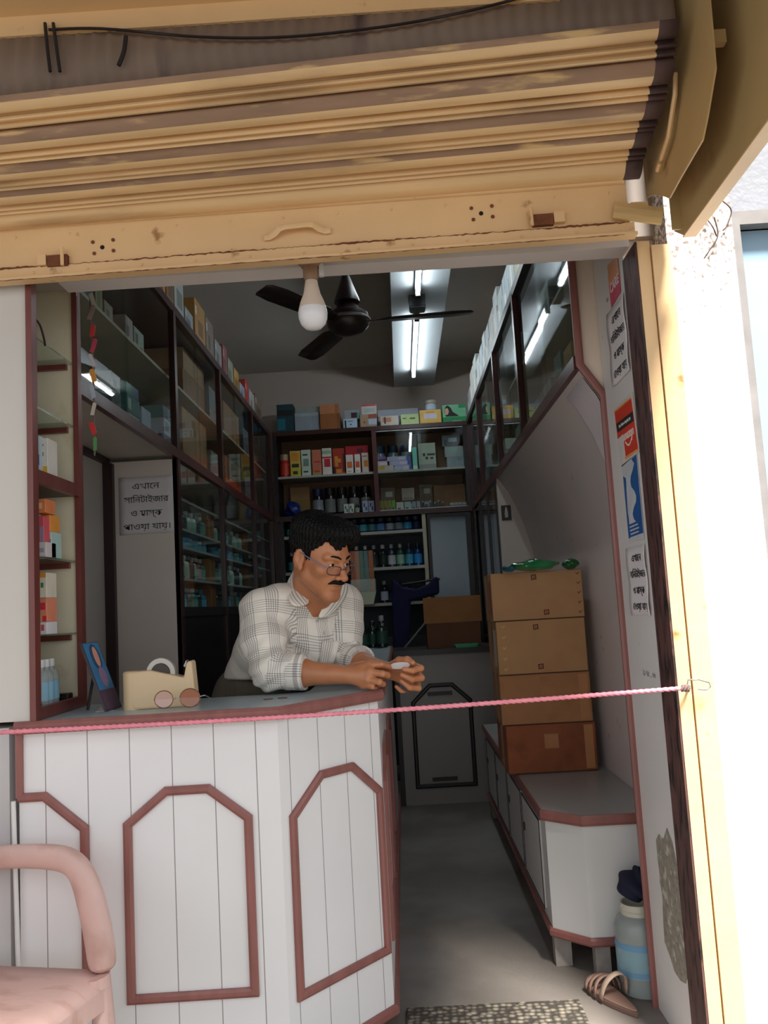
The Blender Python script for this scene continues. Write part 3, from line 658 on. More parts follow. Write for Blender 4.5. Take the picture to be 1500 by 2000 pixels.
# ================================================================== BENCH ON THE RIGHT
bn = thing('bench_cabinet', 'low white bench cabinet with reddish brown edging along the right wall', 'bench', (.62, 4.0, FZ))
bf = [(.445, 3.112), (.560, 2.998), (.828, 2.998), (.828, 5.296), (.445, 5.296)]
bs = [(.455, 3.118), (.564, 3.010), (.824, 3.010), (.824, 5.29), (.455, 5.29)]
part('body', MB().prism(bs, .02, .402), M('bench_laminate', (212, 210, 208), .4, .03, 3, c2=(176, 160, 158), c2t=(.66, .8), c2s=4), bn)
part('bench_top', MB().prism(bf, .402, .436), M('bench_top_grey', (166, 168, 168), .3, .05, 4), bn)
edging('top_edging', [(.445, 5.29), (.445, 3.112), (.560, 2.998), (.828, 2.998)], .402, .4375, .008, bn)
edging('bottom_moulding', [(.455, 5.29), (.455, 3.118), (.564, 3.010), (.824, 3.010)], .012, .04, .012, bn)
for i in range(4):
    a = 3.22 + i * .5
    d = part('cupboard_door', MB().box(.447, .455, a, a + .46, .07, .375), M('bench_laminate', (0, 0, 0)), bn, bv=.002)
    part('door_edge', MB().ribbon([(.447, a, .07), (.447, a + .46, .07), (.447, a + .46, .375), (.447, a, .375)], (-1, 0, 0), .008, .002, closed=True), BLACKW, d)
    part('lock', MB().box(.440, .447, a + .40, a + .415, .24, .27), BLACKP, d)
foot_m = M('stone_foot', (150, 142, 136), .9, .15, 20, bump=.3)
for x0, x1, y0, y1 in ((.458, .515, 3.125, 3.175), (.575, .625, 3.02, 3.07), (.76, .81, 3.02, 3.07), (.458, .51, 5.2, 5.25), (.77, .82, 5.2, 5.25)):
    part('foot', MB().box(x0, x1, y0, y1, FZ, .02), foot_m, bn)
# fluted sheet under the front of the hanging cabinet
rows = []
R = random.Random(5)
prof = [(x - .004, z - .003) for x, z in cove[2:8]]
for k in range(61):
    y = 2.835 + k * .0045
    rows.append([(x - .0018 * (k % 4 == 0), y, z) for x, z in prof])
fl = solo('fluted_sheet', MB().grid(rows), M('fluted_white', (214, 204, 208), .6, .03, 4), 'white fluted plastic sheet lining the front of the curved panel', 'sheet', sm=20); solid(fl, .002, -1)
# ================================================================== GOODS
def frontgrid(mb, x0, x1, y0, y1, z0, z1, bands, axis='y'):
    """box whose front face (y0) is cut into coloured fields; bands = (u0, u1, v0, v1, material index) in fractions"""
    us = sorted({0, 1} | {round(b[i], 3) for b in bands for i in (0, 1)}); vs = sorted({0, 1} | {round(b[i], 3) for b in bands for i in (2, 3)})
    idx = {}; V = []; Fs = []; mi = []
    def vid(i, j, k):
        key = (i, j, k)
        if key not in idx:
            idx[key] = len(V); V.append((x0 + (x1 - x0) * us[i], (y0, y1)[k], z0 + (z1 - z0) * vs[j]))
        return idx[key]
    def m_of(u, v):
        m = 0
        for b in bands:
            if b[0] <= u <= b[1] and b[2] <= v <= b[3]: m = b[4]
        return m
    nu, nv = len(us), len(vs)
    for i in range(nu - 1):
        for j in range(nv - 1):
            m = m_of((us[i] + us[i + 1]) / 2, (vs[j] + vs[j + 1]) / 2)
            Fs.append((vid(i, j, 0), vid(i + 1, j, 0), vid(i + 1, j + 1, 0), vid(i, j + 1, 0))); mi.append(m)
            Fs.append((vid(i, j, 1), vid(i, j + 1, 1), vid(i + 1, j + 1, 1), vid(i + 1, j, 1))); mi.append(0)
    for i in range(nu - 1):
        Fs.append((vid(i, 0, 0), vid(i, 0, 1), vid(i + 1, 0, 1), vid(i + 1, 0, 0))); mi.append(0)
        Fs.append((vid(i, nv - 1, 0), vid(i + 1, nv - 1, 0), vid(i + 1, nv - 1, 1), vid(i, nv - 1, 1))); mi.append(0)
    for j in range(nv - 1):
        Fs.append((vid(0, j, 0), vid(0, j + 1, 0), vid(0, j + 1, 1), vid(0, j, 1))); mi.append(0)
        Fs.append((vid(nu - 1, j, 0), vid(nu - 1, j, 1), vid(nu - 1, j + 1, 1), vid(nu - 1, j + 1, 0))); mi.append(0)
    return mb.add(V, Fs, mi)
CM = {}
def C(rgb, rough=.55):
    k = (rgb, rough)
    if k not in CM: CM[k] = M('print_%d_%d_%d_%d' % (*rgb, int(rough * 100)), rgb, rough, .08, 14)
    return CM[k]
def carton(name, x0, x1, y0, depth, z0, z1, cols, bands, label, cat='box', group=None, rz=0, face='y'):
    """printed carton; face 'y' looks to the street, 'x+' to the right, 'x-' to the left (x0,x1 then run along depth axis)"""
    mb = MB(); frontgrid(mb, -(x1 - x0) / 2, (x1 - x0) / 2, -depth / 2, depth / 2, 0, z1 - z0, bands)
    me = mb.mesh(name, [C(c) for c in cols]); z0 += .0004; o = bpy.data.objects.new(name, me); COL.objects.link(o)
    if face == 'y': o.location = ((x0 + x1) / 2, y0 + depth / 2, z0); o.rotation_euler = (0, 0, rz)
    elif face == 'x+': o.location = (y0 - depth / 2, (x0 + x1) / 2, z0); o.rotation_euler = (0, 0, math.pi / 2 + rz)
    else: o.location = (y0 + depth / 2, (x0 + x1) / 2, z0); o.rotation_euler = (0, 0, -math.pi / 2 + rz)
    bevel(o, .0012, 1); return tag(o, label, cat, group)
BOTC = {}
def bottle(x, y, z, r, h, bodyc, capc, labc, label, group, name='bottle', cat='bottle', clear=False, jar=False):
    key = (r, h, bodyc, capc, labc, clear, jar)
    if key not in BOTC:
        if jar: prof = [(r * .9, 0), (r, .004), (r, h * .70), (r * .86, h * .76)]; cp = [(r * .93, h * .74), (r * .95, h * .75), (r * .95, h * .99), (r * .9, h)]; lb = (h * .14, h * .60)
        else: prof = [(r * .85, 0), (r, .004), (r, h * .60), (r * .85, h * .70), (r * .42, h * .77), (r * .38, h * .85)]; cp = [(r * .46, h * .83), (r * .48, h * .84), (r * .46, h * .99), (r * .4, h)]; lb = (h * .12, h * .52)
        bm_ = clearp('clear_%d_%d_%d' % bodyc, bodyc, .45) if clear else M('bottle_%d_%d_%d' % bodyc, bodyc, .15, .06, coat=.3)
        a = MB().lathe(prof, 14).mesh(name, bm_); b = MB().lathe(cp, 14).mesh('cap', C(capc, .4))
        l = MB().lathe([(r * 1.02, lb[0]), (r * 1.02, lb[1])], 14, caps=False).mesh('label', C(labc)) if labc else None
        for me in (a, b): me.polygons.foreach_set('use_smooth', [True] * len(me.polygons)); me.set_sharp_from_angle(angle=.7)
        if l: l.polygons.foreach_set('use_smooth', [True] * len(l.polygons))
        BOTC[key] = (a, b, l)
    a, b, l = BOTC[key]
    o = bpy.data.objects.new(name, a); COL.objects.link(o); o.location = (x, y, z + .0006); tag(o, label, cat, group)
    for nm, me in (('cap', b), ('label', l)):
        if me: c = bpy.data.objects.new(nm, me); COL.objects.link(c); c.parent = o
    return o
W_, RED_, ORG_, YLW_, GRN_, BLU_, TEAL_, NAVY_, BLK_, PNK_, LAV_, KR_, GRY_ = (226, 222, 214), (196, 44, 36), (226, 112, 50), (222, 182, 60), (76, 140, 80), (60, 120, 196), (40, 130, 140), (26, 40, 84), (26, 24, 26), (226, 120, 150), (182, 172, 214), (170, 118, 74), (150, 156, 164)

# ---- back cabinet, upper left shelf: nine cartons of syrup and a wide red one behind
YF = 7.06
def bx(px): return at(px, 900, YF).x
z = SHZ; G = 'cartons on the upper left shelf of the back cabinet'
hh = lambda y0, y1: (y1 - y0) * YF / F_PX
bottle((bx(544) + bx(565)) / 2, YF + .05, z, .043, hh(881, 928), RED_, (190, 160, 130), (210, 60, 44), 'red bottle with a pale cap, leftmost on the upper left shelf of the back cabinet', G, jar=True)
rows_ = [
 (566, 587, 52, [(222, 190, 90), (224, 150, 50), (60, 44, 30), (196, 190, 60)], [(0, 1, 0, .35, 3), (.1, .9, .62, .92, 1), (.15, .85, .36, .5, 2), (.25, .7, .1, .22, 2)], 'yellow carton with a dark bird shape, beside the red bottle in the back cabinet'),
 (588, 607, 53, [(204, 216, 204), (60, 70, 70), (120, 150, 140)], [(.15, .7, .78, .84, 1), (.2, .8, .38, .66, 2), (.2, .7, .14, .2, 1)], 'pale green carton with grey print on the upper left shelf of the back cabinet'),
 (609, 628, 52, [(206, 120, 90), (196, 60, 44), (150, 160, 80)], [(0, 1, 0, .1, 2), (.2, .9, .5, .56, 1), (.2, .8, .13, .2, 1)], 'salmon carton with red lines in the back cabinet'),
 (629, 648, 54, [(224, 216, 208), (204, 40, 40), (150, 190, 160)], [(0, 1, .78, .9, 2), (.2, .85, .3, .6, 1), (0, 1, .62, .68, 1)], 'white carton with a plain red square in the back cabinet'),
 (650, 673, 52, [(176, 50, 30), (216, 140, 50), (60, 30, 24)], [(0, .2, 0, .3, 2), (.25, .75, .05, .2, 1), (.15, .45, .3, .7, 1), (.85, 1, .1, .8, 2), (.45, .7, .45, .6, 1)], 'dark red carton with an orange figure in the back cabinet'),
 (675, 690, 38, [(228, 222, 214), (222, 110, 44), (150, 140, 140)], [(.15, .85, .3, .62, 1), (.2, .7, .1, .14, 2)], 'left one of three white cartons with an orange square, back cabinet'),
 (692, 704, 38, [(228, 222, 214), (222, 90, 44), (150, 140, 140)], [(.15, .85, .3, .62, 1), (.2, .7, .1, .14, 2)], 'middle one of three white cartons with an orange square, back cabinet'),
 (706, 720, 40, [(214, 200, 186), (222, 130, 50), (150, 120, 110)], [(.3, .9, .3, .62, 1), (.1, .8, .8, .86, 2)], 'right one of three white cartons with an orange square, next to the cabinet divider')]
for a, b, h, cols, bands, lb in rows_: carton('medicine_box', bx(a) + .002, bx(b) - .002, YF, .07, z, z + h * YF / F_PX, cols, bands, lb, group=G)
carton('medicine_box', bx(675), bx(720), YF + .085, .08, z, z + hh(866, 925), [(196, 30, 44), (120, 20, 60)], [(.5, .75, .75, .9, 1)], 'wide red carton standing behind the three white and orange ones', group=G)
# ---- lower left shelf
z = ZB + .012; G = 'goods on the lower left shelf of the back cabinet'
carton('kraft_carton', bx(560), bx(598), YF + .15, .1, z, z + .27, [(170, 130, 80), (150, 120, 60)], [(.3, 1, 0, .6, 1)], 'tan carton behind the blue plastic bundle in the back cabinet', group=G)
rr = random.Random(11)
def blob(name, c, s, mat, label, cat, group=None, n=14, rough=.25, seed=1, flat=.0, **k):
    R = random.Random(seed); P = []
    fr = [(R.uniform(2, 6), R.uniform(2, 6), R.uniform(0, 6)) for _ in range(4)]
    for i in range(n + 1):
        row = []; th = math.pi * i / n
        for j in range(2 * n):
            ph = 2 * math.pi * j / (2 * n); d = 1 + rough * sum(math.sin(a * th + b_ * math.cos(ph) * 1.5 + c_ + k2) for k2, (a, b_, c_) in enumerate(fr)) / 4
            x, y, zz = math.sin(th) * math.cos(ph) * d, math.sin(th) * math.sin(ph) * d, -math.cos(th) * d
            row.append((c[0] + s[0] * x, c[1] + s[1] * y, max(c[2], c[2] + s[2] * (zz * .5 + .5) + flat * 0)))
        row.append(row[0]); P.append(row)
    mb = MB().grid(P); o = solo(name, mb, mat, label, cat, group, sm=50)
    bm = bmesh.new(); bm.from_mesh(o.data); bmesh.ops.remove_doubles(bm, verts=bm.verts, dist=1e-5); bmesh.ops.recalc_face_normals(bm, faces=bm.faces); bm.to_mesh(o.data); bm.free()
    for p in o.data.polygons: p.use_smooth = True
    return o
bluebag = M('blue_polythene', (22, 44, 120), .3, .15, 8)
blob('plastic_bundle', (bx(566), YF + .07, z), (.075, .06, .13), bluebag, 'blue polythene bundle at the left end of the lower shelf, back cabinet', 'bag', G, seed=4)
for k, a in enumerate((603, 627, 651, 675, 698)):
    bottle(bx(a + 11), YF + .16, z, .045, .245, BLK_, NAVY_ if k == 0 else (30, 30, 34), (150, 160, 170) if k == 0 else (128, 132, 128), f'{"navy-lidded" if k == 0 else "black"} jar with grey label, {ORD[k]} of five from the left in the back cabinet', G, 'jar', 'jar', jar=True)
bottle(bx(692), YF + .05, z, .02, .10, (24, 30, 28), (120, 120, 110), (150, 170, 160), 'small dark bottle between two tiny white cartons', G)
for a, b, h, lb in ((667, 676, 20, 'left half of the small green and white carton pair'), (677, 686, 20, 'right half of the small green and white carton pair'), (703, 714, 24, 'left one of two small blue patterned cartons by the divider'), (715, 726, 24, 'right one of two small blue patterned cartons by the divider')):
    carton('medicine_box', bx(a), bx(b), YF + .01, .04, z, z + h * YF / F_PX, [(206, 214, 206) if a < 690 else (170, 180, 204), (70, 110, 90) if a < 690 else (70, 80, 120)], [(.2, .5, .5, .8, 1), (.5, .8, .2, .5, 1)], lb, group=G)
# ---- upper right shelf
z = SHZ; G = 'goods on the upper right shelf of the back cabinet'
for k, a in enumerate((742, 768, 794)):
    bottle(bx(a), YF + .18, z, .047, .245, (120, 140, 144), (24, 50, 80), (150, 170, 170), f'blue-lidded pale jar, {ORD[k]} of three on the upper right shelf, back cabinet', G, 'jar', 'jar', jar=True)
zz = z
for k, (a, b, h, cols, bands, lb) in enumerate((
  (733, 768, 12, [(200, 176, 170), (200, 160, 50)], [(.15, .5, .3, .9, 1)], 'pinkish flat carton with yellow field, bottom of the left stack'),
  (731, 756, 11, [(214, 190, 206), (90, 50, 110), W_], [(0, 1, .8, 1, 1), (.4, 1, .1, .5, 2)], 'purple topped flat carton lying on the pinkish one'),
  (731, 754, 7, [(130, 90, 150), (60, 40, 90)], [(0, 1, 0, .3, 1)], 'narrow purple carton on top of the left stack'))):
    carton('medicine_box', bx(a), bx(b), YF, .10, zz, zz + h * YF / F_PX, cols, bands, lb, group=G); zz += h * YF / F_PX + .0005
zz = z
for k, (a, b, h, lb) in enumerate(((769, 804, 11, 'lavender carton at the bottom of the lavender stack'), (760, 802, 9, 'middle lavender carton of the lavender stack'), (756, 801, 9, 'uppermost lavender carton with a blue end'))):
    carton('medicine_box', bx(a), bx(b), YF + .01, .10, zz, zz + h * YF / F_PX, [(178, 174, 206), (60, 80, 160), (206, 190, 206)], [(.85, 1, 0, 1, 1), (.5, .8, .2, .8, 2)], lb, group=G); zz += h * YF / F_PX + .0005
carton('medicine_box', bx(806), bx(815), YF, .04, z, z + hh(866, 911), [(120, 206, 190), (200, 220, 214)], [(0, 1, 0, .18, 1)], 'slim turquoise carton standing upright in the back cabinet', group=G)
carton('medicine_box', bx(818), bx(852), YF + .02, .11, z, z + hh(858, 911), [(176, 182, 166), (60, 66, 60), (150, 150, 146)], [(0, 1, 0, .2, 2), (.25, .4, .5, .62, 1), (.5, .95, .52, .6, 1), (.4, .55, .38, .48, 1), (.68, .85, .38, .46, 1)], 'tall pale green carton with dark print in the back cabinet', group=G)
zz = z
for a, b, h, cols, bands, lb in ((873, 907, 22, [(140, 150, 160), (110, 150, 140)], [(.6, .9, .7, .9, 1)], 'blue grey carton at the bottom of the right stack'), (870, 906, 21, [(150, 156, 156), (140, 170, 160)], [(.2, .7, .4, .9, 1)], 'grey carton in the middle of the right stack'), (866, 898, 23, [(90, 94, 100), (150, 164, 176), (60, 60, 66)], [(.4, .9, .4, .75, 1), (.1, .3, .1, .6, 2)], 'dark grey carton with a pale label on the right stack')):
    carton('medicine_box', bx(a), bx(b), YF + .02, .11, zz, zz + h * YF / F_PX, cols, bands, lb, group=G); zz += h * YF / F_PX + .0005
# ---- lower right shelf
z = ZB + .012; G = 'goods on the lower right shelf of the back cabinet'
brn = (120, 92, 72)
def cbox(a, b, z0, h, lc, lb, y=YF + .10):
    o = carton('clear_box', bx(a), bx(b), y, .1, z0, z0 + h, [(112, 88, 72) if lc else (90, 80, 74), (170, 164, 156), (150, 170, 190)], [(.35, .85, .3, .7, lc)], lb, 'box', G); return o
cbox(738, 768, z, .10, 2, 'lower brown plastic box of the left pair, blue label'); cbox(739, 767, z + .1005, .11, 1, 'upper brown plastic box of the left pair, pale label')
cbox(778, 804, z, .10, 1, 'lower brown plastic box under the beige one'); carton('clear_box', bx(781), bx(806), YF + .1, .1, z + .1005, z + .20, [(176, 160, 146), (140, 130, 124)], [(.1, .9, .05, .2, 1)], 'beige plastic box on top in the middle of the lower shelf', group=G)
cbox(815, 842, z, .11, 2, 'lower grey plastic box next to the big brown carton'); cbox(816, 841, z + .1105, .11, 1, 'upper grey plastic box next to the big brown carton')
carton('kraft_carton', bx(844), bx(913), YF + .12, .14, z, z + .21, [(134, 90, 54), (110, 72, 44)], [(0, .12, 0, .3, 1)], 'large brown carton at the right end of the lower shelf, back cabinet', group=G)
for k, (a, b, c) in enumerate(((737, 744, (150, 140, 60)), (745, 752, (150, 136, 60)), (753, 759, (150, 140, 60)), (760, 767, (110, 170, 70)), (769, 783, (206, 200, 196)), (785, 797, (170, 196, 186)), (800, 807, (150, 160, 176)), (809, 815, (160, 176, 190)))):
    nm = ['first mustard', 'second mustard', 'third mustard', 'bright green', 'white', 'pale mint', 'grey blue', 'pale blue'][k]
    carton('medicine_box', bx(a), bx(b), YF, .04, z, z + (22 if k < 4 else 17) * YF / F_PX, [c, (70, 70, 60)], [(.2, .6, .2, .35, 1)], f'small {nm} carton in the front row of the lower right shelf', group=G)
for k, a in enumerate((821, 828, 836, 844, 852, 860)):
    bottle(bx(a), YF + .04, z, .013, .06 if k % 2 else .075, (90, 90, 92), (206, 206, 206), None, f'silver capped vial, {ORD[k]} of six on the lower right shelf', G, 'vial', 'vial')
for k in range(5):
    carton('medicine_box', bx(874 + k * 8), bx(881 + k * 8), YF + .02, .05, z, z + .045, [(180, 178, 176), (120, 120, 124)], [(0, 1, .4, .6, 1)], f'tiny grey carton, {ORD[k]} of five at the right front of the lower shelf', group=G)
# ---- on top of the back cabinet
z = ZT; YT = 7.05; G = 'goods on top of the back cabinet'
def tx(px): return at(px, 820, YT).x
ht = lambda h: h * YT / F_PX
carton('cloth_bag', tx(541), tx(573), YT, .15, z, z + ht(58), [(20, 60, 70), (30, 110, 130), (16, 24, 30)], [(0, .5, .1, .5, 1), (0, 1, .6, .8, 2)], 'dark teal pack at the left corner on top of the back cabinet', 'bag', G)
carton('long_box', tx(575), tx(623), YT + .02, .2, z, z + ht(40), [(150, 160, 172), (170, 180, 186)], [(0, 1, .82, 1, 1)], 'blue grey long carton beside the teal pack', group=G)
carton('long_box', tx(577), tx(624), YT + .04, .16, z + ht(40) + .0005, z + ht(52), [(150, 160, 156), (120, 130, 130)], [(0, 1, 0, .1, 1)], 'greenish grey carton lying on the long blue grey one', group=G)
carton('kraft_carton', tx(625), tx(664), YT, .18, z, z + ht(34), [(150, 92, 44), (130, 76, 36)], [(.85, 1, 0, 1, 1)], 'orange brown carton on the back cabinet, lower of two', group=G)
carton('kraft_carton', tx(625), tx(662), YT + .005, .17, z + ht(34) + .0005, z + ht(53), [(190, 124, 84), (160, 100, 60)], [(.8, 1, 0, 1, 1)], 'lighter brown carton stacked on the orange brown one', group=G)
carton('medicine_box', tx(670), tx(697), YT, .12, z, z + ht(21), [(176, 204, 220), (30, 34, 50), (150, 120, 180)], [(.1, .22, .1, .85, 1), (.35, .7, .7, .8, 2), (.5, .6, .4, .5, 1)], 'pale blue carton with a dark figure on the back cabinet', group=G)
carton('medicine_box', tx(673), tx(702), YT + .01, .11, z + ht(21) + .0005, z + ht(39), [(150, 156, 166), (60, 24, 34), (60, 150, 160)], [(.45, .85, .1, .7, 1), (.85, 1, .1, .7, 2)], 'grey carton with a maroon spot on the pale blue one', group=G)
carton('medicine_box', tx(703), tx(736), YT, .14, z, z + ht(28), [(170, 140, 112), (170, 190, 210), (150, 80, 50)], [(.5, 1, .25, .65, 1), (.5, 1, .68, 1, 2), (.2, .3, .35, .5, 2)], 'beige carton with a pale blue label on the back cabinet', group=G)
carton('medicine_box', tx(707), tx(736), YT + .01, .12, z + ht(28) + .0005, z + ht(49), [(206, 196, 200), (190, 80, 80), (170, 190, 180)], [(0, 1, .8, 1, 1), (.1, .9, .2, .6, 2)], 'white carton with red upper band on the beige one', group=G)
carton('medicine_box', tx(743), tx(778), YT, .10, z, z + ht(22), [(206, 196, 184), (196, 130, 90), (80, 60, 60)], [(.1, .6, .45, .85, 1), (.2, .3, .3, .9, 2)], 'cream carton with orange print on the back cabinet', group=G)
carton('medicine_box', tx(783), tx(818), YT, .10, z, z + ht(23), [(184, 206, 144), (90, 110, 70), (206, 220, 170)], [(.1, .3, .6, .7, 1), (.5, .8, .55, .7, 1), (0, 1, 0, .2, 2)], 'light green carton on the back cabinet', group=G)
carton('long_box', tx(738), tx(818), YT + .13, .14, z, z + ht(26), [(150, 156, 172), (130, 140, 156)], [(0, 1, 0, .1, 1)], 'lower long grey carton behind the small cartons', group=G)
carton('long_box', tx(738), tx(818), YT + .13, .14, z + ht(26) + .0005, z + ht(42), [(158, 166, 180), (130, 140, 156)], [(0, 1, 0, .12, 1)], 'upper long grey carton behind the small cartons', group=G)
carton('medicine_box', tx(820), tx(862), YT, .14, z, z + ht(29), [(222, 180, 90), (200, 196, 214), (206, 150, 70)], [(.08, .92, .08, .92, 0), (.2, .8, .4, .75, 1), (.3, .7, .78, .9, 2)], 'yellow carton with a white label on the back cabinet', group=G)
bottle((tx(830) + tx(858)) / 2, YT + .07, z + ht(29) + .0005, .05, ht(22), (170, 176, 170), (190, 180, 160), (180, 200, 220), 'clear jar standing on the yellow carton', G, 'jar', 'jar', jar=True)
gb = carton('hair_dye_box', tx(865), tx(911), YT, .12, z, z + ht(37), [(36, 140, 84), (120, 190, 150), (170, 170, 160)], [(0, 1, .33, 1, 1), (.7, 1, .8, 1, 0), (.4, .8, 0, .12, 2)], 'green carton with a picture of a long-haired woman, right end of the back cabinet top', group=G)
w_, h_ = tx(911) - tx(865), ht(37)
pic = MB(); pic.prism([(-.5 * w_ + .14 * w_ * 1, .36 * h_), (-.42 * w_, .62 * h_), (-.36 * w_, .9 * h_), (-.26 * w_, .97 * h_), (-.14 * w_, .84 * h_), (-.06 * w_, .6 * h_), (.1 * w_, .46 * h_), (.2 * w_, .36 * h_)], -.0625, -.0605, 'y')
part('hair_print', pic, C((30, 20, 20)), gb, world=False)
part('face_print', MB().prism([(-.40 * w_, .46 * h_), (-.40 * w_, .7 * h_), (-.34 * w_, .82 * h_), (-.26 * w_, .8 * h_), (-.22 * w_, .62 * h_), (-.28 * w_, .46 * h_)], -.064, -.0626, 'y'), C((206, 166, 140)), gb, world=False)
# ---- bottle rack
def rx(px, y=1050): return at(px, y, 7.08).x
G = 'blue labelled packs on the top shelf of the bottle rack'
lc = [(120, 160, 196), (90, 190, 206), (90, 150, 156), (110, 160, 226), (180, 190, 200), (150, 170, 176), (70, 170, 216), (30, 40, 90)]
for k in range(8): bottle(rx(693 + k * 17.4), 7.13, RZ[0], .036, .115, (30, 44, 80), (40, 50, 70), lc[k], f'{["grey blue", "aqua", "dull green", "bright blue", "white", "pale grey", "sky blue", "navy"][k]} labelled pot, {ORD[k]} of eight on the top shelf of the rack', G, 'pot', 'pot', jar=True)
G = 'syrup bottles on the middle shelf of the bottle rack'
spec = [((60, 26, 20), (214, 210, 206), (206, 206, 200)), ((44, 30, 30), (220, 220, 214), (50, 44, 44)), ((40, 44, 44), (170, 180, 176), (50, 60, 56)), ((30, 44, 40), (206, 210, 210), (30, 50, 44)), ((60, 66, 80), (190, 194, 196), (190, 194, 200)), ((50, 90, 80), (190, 196, 190), (150, 190, 166)), ((30, 70, 100), (60, 70, 90), (80, 170, 200)), ((24, 60, 110), (50, 60, 80), (50, 150, 226))]
nm = ['brown bottle with white label', 'black bottle with white cap', 'dark grey bottle', 'dark green bottle', 'slate bottle with white label', 'mint bottle', 'teal bottle with blue label', 'bright blue labelled bottle']
for k in range(8): bottle(rx(694 + k * 17.2), 7.14, RZ[1], .034, .19, *spec[k], f'{nm[k]}, {ORD[k]} of eight on the middle shelf of the rack', G)
G = 'dark bottles on the lower shelf of the bottle rack'
for k, px in enumerate((750, 768, 785, 801, 818)): bottle(rx(px, 1150), 7.14, RZ[2], .0315, .18 if k == 0 else .14, (26, 28, 44), (150, 154, 156) if k == 0 else (30, 50, 46), [(190, 196, 214), (60, 64, 90), (130, 170, 176), (120, 140, 110), (130, 146, 120)][k], f'{["tall white labelled", "plain navy", "aqua labelled", "olive labelled", "pale green labelled"][k]} dark bottle on the lower shelf of the rack', G)
for k, (px, c) in enumerate(((567, (60, 130, 140)), (584, (34, 34, 40)))):
    bottle(rx(px), 7.14, RZ[1], .036, .17, (24, 24, 28), (170, 170, 170), c, ['aqua labelled bottle at the far left of the middle rack shelf', 'plain dark bottle at the left of the middle rack shelf'][k], 'bottles at the left end of the rack')
    bottle(rx(px), 7.13, RZ[0], .034, .11, (30, 40, 60), (40, 50, 60), (80, 190, 190) if k == 0 else (50, 56, 66), ['turquoise pot at the far left of the top rack shelf', 'dark pot at the left of the top rack shelf'][k], 'bottles at the left end of the rack', 'pot', 'pot', jar=True)
for k, (px, hgt) in enumerate(((712, .16), (726, .16), (740, .19))):
    p = at(px, 1245, 5.25); bottle((-.245, -.19, -.13)[k], 5.22 + .07 * (k % 2), CH + .0005, .034, hgt, (20, 40, 34), (150, 160, 156) if k == 2 else (30, 40, 36), (30, 70, 56), f'dark green bottle, {ORD[k]} of three at the far end of the counter', 'dark bottles at the far end of the counter')
# pale plastic bin with orange sachets
bi = thing('sachet_bin', 'clear plastic bin of orange and pale sachets hung in front of the rack', 'bin', (rx(713, 1170), 6.93, 1.20))
X0 = rx(713, 1170)
part('tray', MB().prism([(-.085, 0), (.075, 0), (.10, .10), (-.10, .10)], -.05, .05, 'y'), M('pale_tray', (206, 210, 184), .5), bi, world=False)
part('clear_front', MB().box(-.10, .10, -.052, -.048, .10, .20), clearp('clear_bin', (206, 214, 196), .3), bi, world=False)
for k, (x, c) in enumerate(((-.075, (190, 110, 76)), (-.045, (206, 150, 116)), (-.01, (120, 150, 140)), (.03, (110, 140, 136)), (.07, (184, 116, 80)))):
    s_ = solo('sachet', MB().prism([(x - .018, .005), (x + .018, .005), (x + .02, .06), (x + .018, .33), (x - .018, .33), (x - .02, .06)], -.02 + .006 * k, -.004 + .006 * k, 'y'), C(c), f'{["left orange", "pale orange", "grey green", "right grey green", "right orange"][k]} sachet strip in the clear bin', 'sachet', 'sachet strips in the clear bin')
    s_.location = Vector(s_.location) + Vector((X0, 6.93, 1.302))
for k in (-1, 1): part('hook', MB().tube([(k * .08, .05, .10), (k * .08, .05, .02), (k * .08, .0865, .0)], .004, 6), METAL, bi, world=False)
# ---- left lower cabinet bottles
G = 'bottles in the left floor cabinet'
R = random.Random(21); cols = [((60, 130, 124), (200, 214, 206), (120, 170, 160)), ((190, 206, 196), (214, 214, 206), (150, 190, 176)), ((40, 60, 60), (120, 130, 130), (60, 80, 76)), ((60, 130, 170), (90, 150, 180), (90, 170, 206)), ((150, 60, 60), (200, 196, 190), (196, 180, 176))]
cn = ['teal', 'pale', 'dark', 'blue', 'red']
for si, (zz, n1) in enumerate(((LZ[0], 7), (LZ[1], 8), (LZ[2], 8), (LZ[3], 8))):
    hmax = ([l for l in LZ if l > zz + .01][0] - zz) - .03
    for bi_, (a, b) in enumerate(((4.1, 4.78), (5.12, 5.9))):
        n = n1 if bi_ == 0 else 6
        for k in range(n):
            c = [2, 2, 3, 2, 0, 2, 3][(k + si) % 7] if si == 0 else [0, 1, 0, 1, 2, 1, 4][k % 7] if si == 1 else [3, 0, 3, 3, 0][k % 5] if si == 2 else [1, 2, 0, 2, 1][k % 5]
            y = a + (b - a) * k / (n - 1)
            bottle(XL - .085 - R.uniform(0, .012), y, zz, .032 if si != 2 else .036, min(hmax, .13 if si == 1 else .075 if si == 2 else .12), *cols[c], f'{cn[c]} bottle, {ORD[k]} from the front, {"near" if bi_ == 0 else "second"} bay, {["lowest", "second", "third", "top"][si]} shelf of left floor cabinet', G, jar=(si == 2))
for i, (y0, y1, z0, z1, c, lb) in enumerate(((4.84, 4.98, 1.225, 1.36, (150, 100, 56), 'tall brown carton ending the near bay, lowest shelf'), (4.84, 4.98, 1.368, 1.50, (160, 110, 64), 'brown carton at the end of the near bay, second shelf'), (4.84, 4.98, 1.613, 1.75, (170, 124, 80), 'brown carton at the end of the near bay, top shelf'), (5.94, 6.09, 1.613, 1.75, (140, 88, 50), 'brown carton at the end of the second bay, top shelf'), (5.94, 6.09, 1.368, 1.50, (130, 84, 50), 'brown carton at the end of the second bay, second shelf'))):
    carton('kraft_carton', y0, y1, XL - .05, .14, z0, z1, [c, (120, 80, 50)], [(.4, .6, 0, 1, 1)], lb + ' of the left floor cabinet', group='cartons in the left floor cabinet', face='x+')
